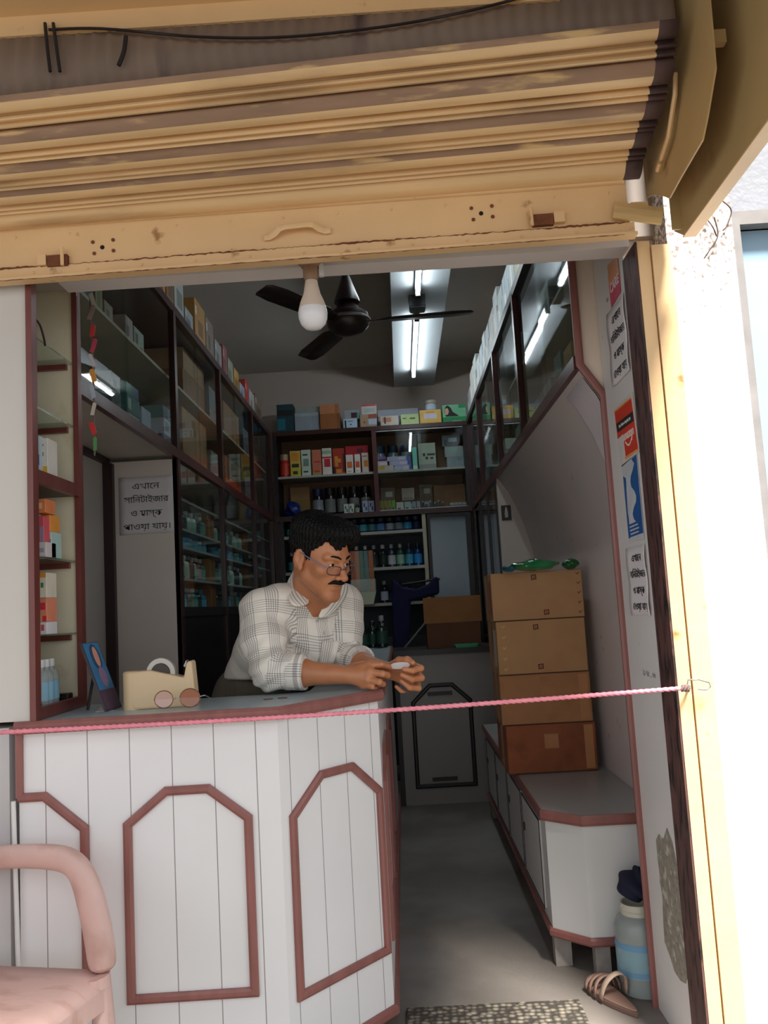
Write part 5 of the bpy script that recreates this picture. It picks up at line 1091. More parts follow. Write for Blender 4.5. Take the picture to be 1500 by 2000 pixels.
for k, (x0, x1, y, h, mi, rz) in enumerate(BX):
    t = thing('kraft_carton', LBX[k], 'carton', ((x0 + x1) / 2, y + .16, zz), rz, 'kraft cartons stacked on the bench'); wx = (x1 - x0) / 2
    part('box', MB().box(-wx, wx, -.16, .16, 0, h), kr_m[mi], t, world=False, bv=.004)
    part('bottom_flap_seam', MB().box(-wx + .002, wx - .002, -.1608, -.1600, .0, .004), M('seam_dark', (70, 40, 24), .8), t, world=False)
    part('side_tape', MB().box(-wx - .0006, -wx + .0, -.03, .03, .0, h - .002), tape_m, t, world=False)
    if k < 2:
        part('tape_strip', MB().box(wx - .05, wx - .012, -.1606, -.1600, .01, h - .01), M('old_tape', (176, 120, 76), .3, .1, 10), t, world=False)
        part('patch', MB().box(-.02, .05, -.1606, -.16, h * .45, h - .01) if k else MB().box(-.03, .03, -.1606, -.16, h * .5, h * .8), M('patch_pale', (166, 112, 70) if k == 0 else (196, 150, 104), .7, .1, 12), t, world=False)
    else:
        for (sx, sz) in (((-.01, .03), (-.02, h - .03)) if k == 2 else ((.035, .03), (-.01, h - .025))):
            part('stamp_mark', MB().ribbon([(sx - .009, -.16, sz - .009), (sx + .009, -.16, sz - .007), (sx + .008, -.16, sz + .010), (sx - .010, -.16, sz + .008)], (0, -1, 0), .005, .0006, closed=True), M('stamp_ink', (96, 44, 30), .7), t, world=False)
            part('stamp_dot', MB().box(sx - .003, sx + .003, -.1606, -.16, sz - .003, sz + .003), M('stamp_ink', (0, 0, 0)), t, world=False)
        for q_ in range(5):
            xx = (wx - .018) if k == 3 else (-wx + .03); z_ = .02 + q_ * h * .2
            part('chevron_mark', MB().ribbon([(xx - .007, -.16, z_ + .008), (xx, -.16, z_), (xx + .008, -.16, z_ + .010)], (0, -1, 0), .003, .0005), M('stamp_ink', (0, 0, 0)) if k == 3 else M('chev_pale', (214, 176, 110), .6), t, world=False)
        part('side_label', MB().box(-wx - .0012, -wx - .0006, -.13, -.05, h * .15, h * .85), C((206, 190, 176)) if k == 2 else C((170, 90, 76)), t, world=False)
    zz += h + .0004
gpk = M('green_film', (24, 120, 70), .15, .2, 8, coat=.6)
blob('green_packet', (.58, 3.72, zz), (.10, .06, .05), gpk, 'shiny green plastic packet lying on top of the carton stack', 'packet', seed=8, rough=.18)
blob('green_packet', (.738, 3.74, zz), (.034, .05, .045), M('green_dark', (16, 84, 40), .3, .2, 8), 'darker green packet beside the shiny one on the carton stack', 'packet', seed=3, rough=.2)
blob('blue_packet', (.462, 3.68, zz), (.03, .05, .028), M('teal_film', (20, 84, 100), .3, .1), 'small teal packet at the left edge of the carton stack', 'packet', seed=5, rough=.2)

# ================================================================== BACK COUNTER GOODS
oc = thing('open_carton', 'open brown carton with raised flap on the shadowed back counter', 'carton', (.33, 5.86, .8803))
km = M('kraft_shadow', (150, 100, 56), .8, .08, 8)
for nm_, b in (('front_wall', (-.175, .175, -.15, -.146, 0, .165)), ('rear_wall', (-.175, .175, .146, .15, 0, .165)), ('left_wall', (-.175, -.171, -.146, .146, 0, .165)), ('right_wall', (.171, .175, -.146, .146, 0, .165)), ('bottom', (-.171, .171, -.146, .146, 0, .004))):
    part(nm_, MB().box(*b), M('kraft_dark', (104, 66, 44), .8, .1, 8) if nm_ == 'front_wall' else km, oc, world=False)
part('raised_flap', MB().prism([(-.152, .166), (-.148, .166), (-.128, .335), (-.132, .335)], -.19, .19, 'x'), km, oc, world=False)
solo('green_tray', MB().prism([(.335, .8805), (.47, .8805), (.485, .905), (.325, .905)], 5.63, 5.70, 'y'), M('tray_green', (40, 150, 100), .4), 'small green tray at the front edge of the back counter', 'tray', bv=.003)
cl = MB(); pts = [at(px, py, 6.5) for px, py in ((764, 1128), (786, 1146), (812, 1150), (838, 1140), (848, 1126), (857, 1128), (858, 1160), (830, 1168), (802, 1174), (800, 1250), (796, 1276), (768, 1276), (766, 1200))]
clo = solo('draped_cloth', cl.prism([(p.x, p.z) for p in pts], 6.46, 6.54, 'y'), M('cloth_navy', (14, 20, 62), .85, .15, 8, bump=.4, bscale=14), 'dark blue cloth hanging on a stand behind the back counter', 'cloth', bv=.02)
std = thing('clothes_stand', 'thin dark stand carrying the dark blue cloth at the back of the shop', 'stand', (.05, 6.5, FZ))
part('post', MB().tube([(.0, 6.56, FZ), (.0, 6.56, 1.36)], .012, 8), BLACKP, std); part('cross_bar', MB().tube([(-.03, 6.56, 1.33), (.30, 6.56, 1.36)], .009, 8), BLACKP, std); part('base', MB().lathe([(.15, FZ), (.15, FZ + .012), (.02, FZ + .03)], 20, (0, 6.56, 0)), BLACKP, std)
ra, rb = at(790, 1262, 5.95), at(834, 1214, 5.95)
solo('metal_rod', MB().tube([(ra.x, 5.95, .885), (rb.x, 6.05, rb.z)], .008, 8), METAL, 'thin metal rod leaning beside the open carton on the back counter', 'rod')

# ================================================================== FLOOR GOODS AT THE RIGHT
jg = thing('plastic_jug', 'translucent plastic jar with a blue label standing on the floor by the bench', 'jar', (.697, 2.905, FZ))
part('body', MB().lathe([(.066, 0), (.072, .006), (.074, .08), (.077, .17), (.076, .205), (.066, .228), (.052, .24)], 32), clearp('jug_plastic', (160, 168, 166), .9, .25), jg, world=False, sm=40)
part('neck', MB().lathe([(.052, .24), (.053, .246), (.050, .25), (.053, .256), (.050, .262), (.052, .274), (.046, .274), (.046, .24)], 32, caps=False), M('jug_neck', (206, 200, 184), .4), jg, world=False, sm=50)
part('label', MB().lathe([(.0758, .062), (.0775, .165)], 32, caps=False), M('jug_label', (140, 176, 188), .5, .08, 8, c2=(176, 184, 190), c2t=(.5, .62), c2s=9), jg, world=False, sm=60)
part('label_band', MB().lathe([(.0783, .145), (.0785, .163)], 32, caps=False), C((110, 156, 190)), jg, world=False, sm=60)
part('lower_band', MB().lathe([(.0766, .066), (.0768, .082)], 32, caps=False), C((116, 160, 194)), jg, world=False, sm=60)
blob('navy_cloth', (.715, 2.91, FZ + .276), (.072, .06, .10), M('navy_cloth', (24, 26, 50), .9, .15, 10, bump=.3, bscale=20), 'crumpled navy cloth resting on the mouth of the plastic jar', 'cloth', seed=6, rough=.24, n=30)
# sandal
sa = thing('sandal', 'brown leather sandal lying on the floor in front of the plastic jar', 'sandal', (.585, 2.845, FZ), math.radians(112))
leather = M('sandal_leather', (150, 118, 104), .6, .1, 14, bump=.1); lt_ = M('sandal_edge', (196, 170, 150), .6)
ol = []
for k in range(36):
    a = 2 * math.pi * k / 36; x = .125 * math.cos(a); wd = .036 + .010 * math.cos(a - .3) ; ol.append((x, wd * math.sin(a) + .004 * math.sin(2 * a)))
part('sole', MB().prism(ol, 0, .016), M('sole_brown', (110, 84, 76), .7, .1), sa, world=False, bv=.003)
part('footbed', MB().prism([(x * .96, y * .92) for x, y in ol], .016, .021), leather, sa, world=False, bv=.002)
for x, wd, h in ((.088, .018, .034), (.060, .016, .046), (.030, .016, .054)):
    P = []
    for i in range(13):
        a = math.pi * i / 12; y = -.046 * math.cos(a) * (1 - max(0, x - .05) * 3); z_ = .014 + h * math.sin(a) ** .7
        P.append([(x - wd / 2, y, z_), (x + wd / 2 - .004, y, z_ + .002)])
    o = part('strap', MB().grid(P), leather, sa, world=False, sm=60); solid(o, .0035)
P = []
for i in range(17):
    a = math.pi * i / 16; y = -.045 * math.cos(a); z_ = .016 + .078 * math.sin(a) ** .8; P.append([(-.012 - .03 * math.sin(a), y, z_), (.006 - .03 * math.sin(a), y, z_ + .004)])
o = part('ankle_strap', MB().grid(P), lt_, sa, world=False, sm=60); solid(o, .003)
part('buckle', MB().box(-.006, .010, -.049, -.045, .03, .044), METAL, sa, world=False)
# doormat
mm_ = bpy.data.materials.new('woven_mat'); mm_.use_nodes = True; nt = mm_.node_tree; N = nt.nodes; L = nt.links; p_ = N['Principled BSDF']; p_.inputs['Roughness'].default_value = .9
tc = N.new('ShaderNodeTexCoord'); vo = N.new('ShaderNodeTexVoronoi'); vo.inputs['Scale'].default_value = 46; vo.inputs['Randomness'].default_value = .45; L.new(tc.outputs['Object'], vo.inputs['Vector'])
cr = N.new('ShaderNodeValToRGB'); cr.color_ramp.elements[0].position = .15; cr.color_ramp.elements[1].position = .62; cr.color_ramp.elements[0].color = lin((176, 166, 148)); cr.color_ramp.elements[1].color = lin((66, 60, 54))
L.new(vo.outputs['Distance'], cr.inputs['Fac']); L.new(cr.outputs['Color'], p_.inputs['Base Color'])
bu = N.new('ShaderNodeBump'); bu.invert = True; bu.inputs['Strength'].default_value = .9; bu.inputs['Distance'].default_value = .01; L.new(vo.outputs['Distance'], bu.inputs['Height']); L.new(bu.outputs[0], p_.inputs['Normal'])
solo('door_mat', MB().box(-.06, .48, 2.36, 2.845, FZ + .0005, FZ + .014), mm_, 'grey knotted door mat on the floor at the shop entrance', 'mat', bv=.004)

# ================================================================== PINK PLASTIC CHAIR
ch_m = M('chair_pink', (214, 178, 170), .5, .07, 5, c2=(186, 146, 132), c2t=(.5, .75), c2s=9, stretch=(1, 3, 1), bump=.04, bscale=30)
chr_ = thing('plastic_chair', 'dusty pink plastic armchair in front of the counter at the left', 'chair', (-1.005, 1.925, FZ), math.radians(-15))
P = []
for i in range(15):
    u = i / 14; row = []
    for j in range(15):
        v = j / 14 - .5; x = -.22 + .45 * u; y = v * (.40 + .05 * u)
        z_ = .462 - .022 * (1 - (2 * v) ** 2) * (1 - (2 * u - 1) ** 4) - (.035 * max(0, (u - .86) / .14) ** 2)
        row.append((x, y, z_))
    P.append(row)
o = part('seat', MB().grid(P), ch_m, chr_, world=False, sm=60); solid(o, .008, -1)
P = []
for i in range(13):
    u = i / 12; row = []
    for j in range(15):
        v = j / 14 - .5; row.append((-.23 - .10 * u - .05 * (1 - (2 * v) ** 2) + .05, v * (.42 - .06 * u ** 3), .45 + .42 * u + (.03 * (1 - (2 * v) ** 2) if i == 12 else 0)))
    P.append(row)
o = part('backrest', MB().grid(P), ch_m, chr_, world=False, sm=60); solid(o, .008)
for s_ in (-1, 1):
    ap = [(-.27, .215 * s_, .655), (-.18, .235 * s_, .692), (-.05, .25 * s_, .705), (.06, .25 * s_, .705), (.115, .248 * s_, .698), (.150, .246 * s_, .665), (.180, .242 * s_, .58), (.200, .236 * s_, .50), (.212, .225 * s_, .452)]
    arm_ = part('armrest', MB().tube(ap, [.026, .028, .030, .032, .036, .040, .042, .042, .040], 12, flat=.62), ch_m, chr_, world=False, sm=60); sb_ = arm_.modifiers.new('sub', 'SUBSURF'); sb_.levels = sb_.render_levels = 2
    part('leg', MB().tube([(.205, .215 * s_, .452), (.225, .225 * s_, .25), (.245, .24 * s_, 0)], [.034, .026, .02], 10, flat=.7), ch_m, chr_, world=False, sm=60)
    part('leg', MB().tube([(-.21, .19 * s_, .45), (-.24, .205 * s_, .25), (-.27, .22 * s_, 0)], [.034, .026, .02], 10, flat=.7), ch_m, chr_, world=False, sm=60)
    part('side_apron', MB().box(-.2, .2, .205 * s_ - .004, .205 * s_ + .004, .405, .452), ch_m, chr_, world=False)
part('front_apron', MB().box(.222, .230, -.2, .2, .385, .428), ch_m, chr_, world=False)
# ================================================================== THE SHOPKEEPER
def V3(*a): return np.array(a, dtype=np.float32)
class Field:
    """signed distance sampled on a regular grid; bodies grow as one continuous skin from blended round cones"""
    def __init__(s, lo, hi, h):
        s.lo = np.array(lo, np.float32); s.h = h; s.n = [int(math.ceil((hi[i] - lo[i]) / h)) + 1 for i in range(3)]
        ax = [s.lo[i] + h * np.arange(s.n[i], dtype=np.float32) for i in range(3)]
        s.X, s.Y, s.Z = np.meshgrid(*ax, indexing='ij'); s.D = np.full(s.n, 9.0, np.float32)
    def cone(s, a, b, ra, rb):
        a, b = np.array(a, np.float32), np.array(b, np.float32); ba = b - a; L2 = max(float(ba @ ba), 1e-9)
        t = np.clip(((s.X - a[0]) * ba[0] + (s.Y - a[1]) * ba[1] + (s.Z - a[2]) * ba[2]) / L2, 0, 1)
        return np.sqrt((s.X - a[0] - ba[0] * t) ** 2 + (s.Y - a[1] - ba[1] * t) ** 2 + (s.Z - a[2] - ba[2] * t) ** 2) - (ra + (rb - ra) * t)
    def ell(s, c, r, R=None):
        x, y, z = s.X - c[0], s.Y - c[1], s.Z - c[2]
        if R is not None: x, y, z = [x * R[i][0] + y * R[i][1] + z * R[i][2] for i in range(3)]
        k0 = np.sqrt((x / r[0]) ** 2 + (y / r[1]) ** 2 + (z / r[2]) ** 2); k1 = np.sqrt((x / r[0] ** 2) ** 2 + (y / r[1] ** 2) ** 2 + (z / r[2] ** 2) ** 2)
        return k0 * (k0 - 1) / np.maximum(k1, 1e-6)
    def add(s, d, k=.01):
        h = np.clip(.5 + .5 * (s.D - d) / k, 0, 1); s.D = s.D * (1 - h) + d * h - k * h * (1 - h); return s
    def sub(s, d, k=.005):
        h = np.clip(.5 - .5 * (s.D + d) / k, 0, 1); s.D = s.D * (1 - h) - d * h + k * h * (1 - h); return s
    def chain(s, pts, rs, k=.01):
        for i in range(len(pts) - 1): s.add(s.cone(pts[i], pts[i + 1], rs[i], rs[i + 1]), k)
        return s
    def surface(s):
        S = s.D < 0; nx, ny, nz = s.n
        c = [S[i:nx - 1 + i, j:ny - 1 + j, k:nz - 1 + k] for i in (0, 1) for j in (0, 1) for k in (0, 1)]
        cnt = sum(x.astype(np.int8) for x in c); act = (cnt > 0) & (cnt < 8); I = np.argwhere(act); N = len(I)
        idx = -np.ones(act.shape, np.int64); idx[act] = np.arange(N)
        acc = np.zeros((N, 3), np.float32); w = np.zeros((N, 1), np.float32)
        off = [(i, j, k) for i in (0, 1) for j in (0, 1) for k in (0, 1)]
        for a in off:
            for ax in range(3):
                if a[ax]: continue
                b = list(a); b[ax] = 1
                da = s.D[I[:, 0] + a[0], I[:, 1] + a[1], I[:, 2] + a[2]]; db = s.D[I[:, 0] + b[0], I[:, 1] + b[1], I[:, 2] + b[2]]
                m = ((da < 0) != (db < 0)); t = np.where(m, da / np.where(m, da - db, 1), 0)
                p = np.tile(np.array(a, np.float32), (N, 1)); p[:, ax] += t; acc += p * m[:, None]; w += m[:, None]
        P = s.lo + s.h * (I + acc / np.maximum(w, 1)); F = []
        for ax in range(3):
            o = [x for x in range(3) if x != ax]; A = np.take(S, range(0, s.n[ax] - 1), ax); B = np.take(S, range(1, s.n[ax]), ax)
            E = np.argwhere(A != B); E = E[(E[:, o[0]] > 0) & (E[:, o[1]] > 0) & (E[:, o[0]] < s.n[o[0]] - 1) & (E[:, o[1]] < s.n[o[1]] - 1)]
            q = []
            for d0, d1 in ((-1, -1), (0, -1), (0, 0), (-1, 0)):
                e = E.copy(); e[:, o[0]] += d0; e[:, o[1]] += d1; q.append(idx[e[:, 0], e[:, 1], e[:, 2]])
            q = np.stack(q, 1); inside = A[E[:, 0], E[:, 1], E[:, 2]]; flip = inside if ax != 1 else ~inside
            q[~flip] = q[~flip][:, ::-1]; F.append(q)
        return P, np.concatenate(F)
def mesh_from(name, PF, mats):
    P, F = PF; me = bpy.data.meshes.new(name); me.vertices.add(len(P)); me.vertices.foreach_set('co', P.astype(np.float32).ravel())
    me.loops.add(len(F) * 4); me.loops.foreach_set('vertex_index', F.astype(np.int32).ravel()); me.polygons.add(len(F))
    me.polygons.foreach_set('loop_start', np.arange(0, len(F) * 4, 4, dtype=np.int32)); me.update(calc_edges=True); me.validate()
    me.polygons.foreach_set('use_smooth', [True] * len(me.polygons))
    for m in mats: me.materials.append(m)
    return me
def join_PF(*pfs):
    P = []; F = []; b = 0
    for p, f in pfs: P.append(p); F.append(f + b); b += len(p)
    return np.concatenate(P), np.concatenate(F)

skin = M('skin', (188, 124, 86), .42, .06, 18, c2=(168, 102, 68), c2t=(.5, .8), c2s=14, bump=.05, bscale=160)
_sp = skin.node_tree.nodes['Principled BSDF']; _sp.inputs['Subsurface Weight'].default_value = .12; _sp.inputs['Subsurface Radius'].default_value = (.012, .004, .002); _sp.inputs['Subsurface Scale'].default_value = .5
hair_m = M('black_hair', (7, 6, 6), .55, .3, 60, stretch=(1, 1, 1), bump=.5, bscale=120, spec=.2)
eyew = M('eye_white', (206, 196, 186), .2, .03); iris_m = M('iris_dark', (26, 16, 12), .15, .1)
PX, PY = -.56, 2.98
man = thing('person', 'person in pale checked shirt and glasses leaning on the counter, holding a packet', 'person', (PX, PY, FZ))
MO = np.array((PX, PY, FZ), np.float32)

# --- head, built in its own frame: x to his left, y forward, z up
HC = np.array((-.246, 2.668, 1.336))
fw = Vector((.72, -.60, -.36)).normalized(); upv_ = Vector((-.02, -.02, 1)); lf = upv_.cross(fw).normalized(); lf = -lf if lf.dot(Vector((.6, .77, 0))) < 0 else lf
uz = fw.cross(lf) if fw.cross(lf).z > 0 else lf.cross(fw)
HR = np.array([list(lf), list(fw), list(uz)])           # rows = head axes in the world
def h2w(P): return np.asarray(P) @ HR + HC
def w2h(p): return HR @ (np.array(p) - HC)
nb = w2h((-.292, 2.775, 1.205)); nb2 = w2h((-.325, 2.84, 1.15)); st_ = w2h((-.308, 2.815, 1.14))
f = Field((-.14, -.24, -.30), (.15, .15, .15), .0026)
f.add(f.ell((0, -.008, .040), (.074, .096, .082)), .01)
f.add(f.ell((0, .030, -.025), (.060, .066, .082)), .03)
for sx in (-1, 1):
    f.add(f.cone((sx * .046, .010, -.058), (sx * .013, .076, -.098), .020, .017), .022)
    f.add(f.ell((sx * .043, .060, -.020), (.024, .026, .020)), .018)
    f.add(f.cone((sx * .012, .088, .020), (sx * .044, .074, .022), .012, .011), .012)
f.add(f.cone((-.012, .080, -.103), (.012, .080, -.103), .017, .017), .015)
f.add(f.ell((0, .070, -.055), (.034, .028, .030)), .02)
for sx in (-1, 1): f.sub(f.ell((sx * .032, .100, .002), (.019, .016, .013)), .010)
f.add(f.cone((0, .090, .012), (0, .115, -.029), .0085, .0115), .008)
f.add(f.ell((0, .119, -.033), (.0125, .011, .010)), .006)
for sx in (-1, 1):
    f.add(f.ell((sx * .0135, .105, -.036), (.0085, .010, .0075)), .005)
    f.sub(f.ell((sx * .007, .112, -.041), (.004, .005, .004)), .002)
    f.add(f.ell((sx * .031, .0775, .002), (.0155, .0145, .0140)), .004)
    f.sub(f.cone((sx * .031 - .0100, .0935, .0005), (sx * .031 + .0100, .0935, .0005), .0066, .0066), .0012)
    f.sub(f.cone((sx * .022, .100, -.048), (sx * .034, .088, -.070), .0035, .003), .008)
f.add(f.cone((-.019, .0905, -.061), (0, .0985, -.058), .005, .0065), .004); f.add(f.cone((.019, .0905, -.061), (0, .0985, -.058), .005, .0065), .004)
f.add(f.cone((-.014, .0915, -.072), (.014, .0915, -.072), .0065, .0065), .004)
f.sub(f.cone((-.021, .0985, -.0655), (.021, .0985, -.0655), .0022, .0022), .003)
for sx in (-1, 1):
    ce, se = math.cos(.35), math.sin(.35)
    R_ = [(ce, se * sx, 0), (-se * sx, ce, 0), (0, 0, 1)]
    f.add(f.ell((sx * .080, -.008, -.004), (.008, .019, .031), R_), .004)
    f.sub(f.ell((sx * .088, -.003, .002), (.006, .010, .017), R_), .004)
    f.add(f.ell((sx * .078, .002, -.030), (.007, .009, .010)), .004)
f.add(f.cone((0, -.025, -.035), nb, .058, .060), .03)
f.add(f.cone(nb, nb2, .060, .07), .03); f.add(f.cone(nb, st_, .054, .062), .03)
f.add(f.cone((0, .05, -.07), nb * .8 + np.array((0, .02, 0)), .03, .045), .03)
P, F_ = f.surface(); head = (h2w(P).astype(np.float32), F_)

# --- joints (world)
J = {k: np.array(v) for k, v in dict(rs=(-.432, 2.715, 1.187), re=(-.402, 2.60, .992), rw=(-.180, 2.56, .982), ls=(-.208, 2.91, 1.192), le=(-.205, 2.845, 1.002), lw=(-.066, 2.665, .983), pel=(-.495, 3.03, .87)).items()}
def jt(x, y, Y): p = at(x, y, Y); return np.array((p.x, p.y, p.z))
# --- right forearm and hand
def hand(field, wrist, mcp, fingers, thumb, rr=.0088):
    for m in mcp: field.add(field.cone(wrist, m, .017, .0125), .012)
    for a, b in zip(mcp, mcp[1:]): field.add(field.cone(a, b, .0115, .0115), .008)
    for m, fg, r in zip(mcp, fingers, (1.0, 1.03, .98, .86)): field.chain([m] + fg, [.0115 * r, .0094 * r, .0084 * r, .0068 * r], .0035)
    field.chain(thumb, [.017, .0125, .0105, .0078], .006)
rw = jt(674, 1318, 2.560)
fr_ = Field((-.48, 2.46, .925), (.04, 2.70, 1.06), .0026)
fr_.chain([J['re'], J['re'] * .6 + rw * .4 + np.array((0, 0, .004)), rw], [.042, .039, .027], .02)
mcp = [jt(720, 1299, 2.550), jt(723, 1313, 2.532), jt(719, 1327, 2.530), jt(710, 1337, 2.542)]
fg = [[jt(744, 1298, 2.545), jt(757, 1301, 2.570), jt(766, 1305, 2.590)], [jt(747, 1316, 2.515), jt(757, 1319, 2.540), jt(754, 1321, 2.565)], [jt(741, 1332, 2.513), jt(748, 1336, 2.540), jt(738, 1338, 2.565)], [jt(727, 1341, 2.525), jt(732, 1343, 2.550), jt(722, 1343, 2.570)]]
hand(fr_, rw, mcp, fg, [jt(690, 1305, 2.585), jt(722, 1297, 2.607), jt(748, 1299, 2.617), jt(767, 1305, 2.613)])
fr_.D = np.maximum(fr_.D, (CH + .0038) - fr_.Z)
rarm = fr_.surface()
# --- left forearm and hand
lw2 = jt(752, 1309, 2.655)
fl_ = Field((-.30, 2.50, .915), (.11, 2.93, 1.09), .0026)
fl_.chain([J['le'], J['le'] * .55 + lw2 * .45, lw2], [.042, .038, .026], .02)
mcp = [jt(800, 1297, 2.600), jt(811, 1308, 2.610), jt(813, 1324, 2.625), jt(806, 1338, 2.645)]
fg = [[jt(822, 1305, 2.570), jt(806, 1310, 2.548), jt(789, 1307, 2.545)], [jt(823, 1324, 2.572), jt(805, 1327, 2.548), jt(785, 1318, 2.552)], [jt(817, 1344, 2.582), jt(801, 1343, 2.558), jt(784, 1330, 2.562)], [jt(801, 1356, 2.610), jt(788, 1353, 2.586), jt(774, 1341, 2.588)]]
hand(fl_, lw2, mcp, fg, [jt(768, 1301, 2.625), jt(780, 1291, 2.592), jt(796, 1289, 2.570), jt(806, 1294, 2.553)])
larm = fl_.surface()
# --- trunk and legs under the clothes
ft = Field((-.86, 2.58, FZ - .01), (-.12, 3.22, 1.26), .011)
hipR, hipL = J['pel'] + np.array((-.062, -.045, 0)), J['pel'] + np.array((.062, .045, 0))
kR, kL = np.array((-.57, 2.92, .42)), np.array((-.42, 3.05, .42)); aR, aL = np.array((-.58, 2.99, .03)), np.array((-.43, 3.11, .03))
inR, inL = J['rs'] * .75 + J['ls'] * .25 + np.array((-.03, .035, -.045)), J['rs'] * .25 + J['ls'] * .75 + np.array((-.03, .035, -.045))
for a, b in ((inR, hipR), (inL, hipL)): ft.add(ft.cone(a, b, .06, .065), .05)
ft.add(ft.cone(inR, inL, .065, .065), .05)
for a, b, c in ((hipR, kR, aR), (hipL, kL, aL)): ft.chain([a, b, c], [.062, .05, .036], .03)
ft.chain([J['rs'], J['re']], [.052, .040], .03); ft.chain([J['ls'], J['le']], [.052, .040], .03)
for a in (aR, aL): ft.add(ft.cone(a + np.array((0, .02, -.065)), a + np.array((.03, -.14, -.08)), .036, .030), .03)
trunk = ft.surface()
allP, allF = join_PF(head, rarm, larm, trunk)
body = bpy.data.objects.new('body', mesh_from('body', (allP - MO, allF), [skin])); COL.objects.link(body); body.parent = man

# --- eyes
for sx in (-1, 1):
    c = h2w([(sx * .031, .0785, .001)])[0]; look = Vector((.80, -.60, -.20)).normalized()
    e = part('eye', MB().lathe([(.0125 * math.sin(a), -.0125 * math.cos(a)) for a in [math.pi * (k + .01) / 12.02 for k in range(13)]], 20, tuple(c)), eyew, man, sm=80)
    q = look.to_track_quat('Z', 'Y').to_matrix(); ci = Vector(c) + look * .0112
    vs = [ci + q @ Vector((.0058 * math.cos(a), .0058 * math.sin(a), .0005)) for a in [2 * math.pi * k / 20 for k in range(20)]] + [ci + look * .0022]
    mb = MB(); mb.add(vs, [(k, (k + 1) % 20, 20) for k in range(20)]); part('iris', mb, iris_m, e, sm=80)
# --- hair
def hairfield(lo, hi, h): return Field(lo, hi, h)
fh = Field((-.14, -.16, -.10), (.14, .15, .19), .003)
fh.add(fh.ell((0, -.014, .046), (.084, .106, .089)), .01)
fh.add(fh.ell((.012, .052, .098), (.066, .052, .034)), .03)
fh.add(fh.ell((.040, .070, .080), (.032, .028, .024)), .02)
fh.add(fh.ell((-.02, -.02, .092), (.07, .08, .045)), .03)
line = np.where(fh.Y > .058, .058 + .10 * np.abs(fh.X + .012) * 0 - .45 * np.maximum(0, fh.X - .02) + .012 * np.sin(fh.X * 90), np.where(fh.Y > .028, .030 - (fh.Y - .028) * -.9, np.where(fh.Y > .006, -.028, np.where(fh.Y > -.045, .020, -.075 + (fh.Y + .045) * .3))))
line = np.where((fh.Y > .035) & (fh.Y <= .058), .034 + (fh.Y - .035) * 1.0, line)
fh.D = np.maximum(fh.D, line - fh.Z)
th = np.arctan2(fh.X, fh.Y + .02)
fh.D += .0022 * np.sin(th * 46 + fh.Z * 60) + .0016 * np.sin(th * 90 - fh.Z * 110 + fh.Y * 40)
P, F_ = fh.surface(); hm = bpy.data.objects.new('hair', mesh_from('hair', (h2w(P) - MO, F_), [hair_m])); COL.objects.link(hm); hm.parent = man
def hpart(name, pts, rs, mat, seg=8, flat=1.0, parent=None):
    return part(name, MB().tube([tuple(v) for v in h2w(pts)], rs, seg, flat=flat), mat, parent or man, sm=60)
hpart('moustache', [(-.032, .088, -.058), (-.022, .099, -.050), (-.008, .109, -.0485), (0, .110, -.0495), (.008, .109, -.0485), (.022, .099, -.050), (.032, .088, -.058)], [.002, .0056, .0074, .007, .0074, .0056, .002], hair_m)
for sx in (-1, 1): hpart('eyebrow', [(sx * .010, .099, .022), (sx * .022, .0985, .028), (sx * .036, .090, .029), (sx * .047, .078, .024)], [.0028, .0036, .003, .0015], hair_m, 6)
# --- glasses, low on the nose
gm_ = M('glasses_frame', (54, 44, 60), .3, .1)
def rimpts(sx):
    o = []
    for k in range(24):
        a = 2 * math.pi * k / 24; cx, cz = math.copysign(abs(math.cos(a)) ** .6, math.cos(a)), math.copysign(abs(math.sin(a)) ** .7, math.sin(a))
        x = sx * .033 + .024 * cx; o.append((x, .112 - .30 * (abs(x) ** 2) * 12 - .004, -.012 + .0135 * cz))
    return o
fr0 = part('eyeglasses', MB().tube([tuple(v) for v in h2w([(-.010, .113, -.006), (-.004, .118, -.003), (.004, .118, -.003), (.010, .113, -.006)])], .0016, 6), gm_, man, label='dark rimmed glasses')
for sx in (-1, 1):
    part('rim', MB().tube([tuple(v) for v in h2w(rimpts(sx))], .0015, 6, closed=True), gm_, fr0, sm=60)
    rp_ = h2w(rimpts(sx)); c = rp_.mean(0); mb = MB(); mb.add([tuple(v) for v in rp_] + [tuple(c)], [(k, (k + 1) % 24, 24) for k in range(24)]); part('lens', mb, glass('lens_clear', (.97, .97, .99), .03), fr0)
    part('temple', MB().tube([tuple(v) for v in h2w([(sx * .056, .098, -.004), (sx * .072, .080, .002), (sx * .080, .03, .010), (sx * .084, -.012, .018), (sx * .083, -.030, .005)])], .0017, 6), M('temple_blue', (110, 116, 150), .3, .1), fr0, sm=60)

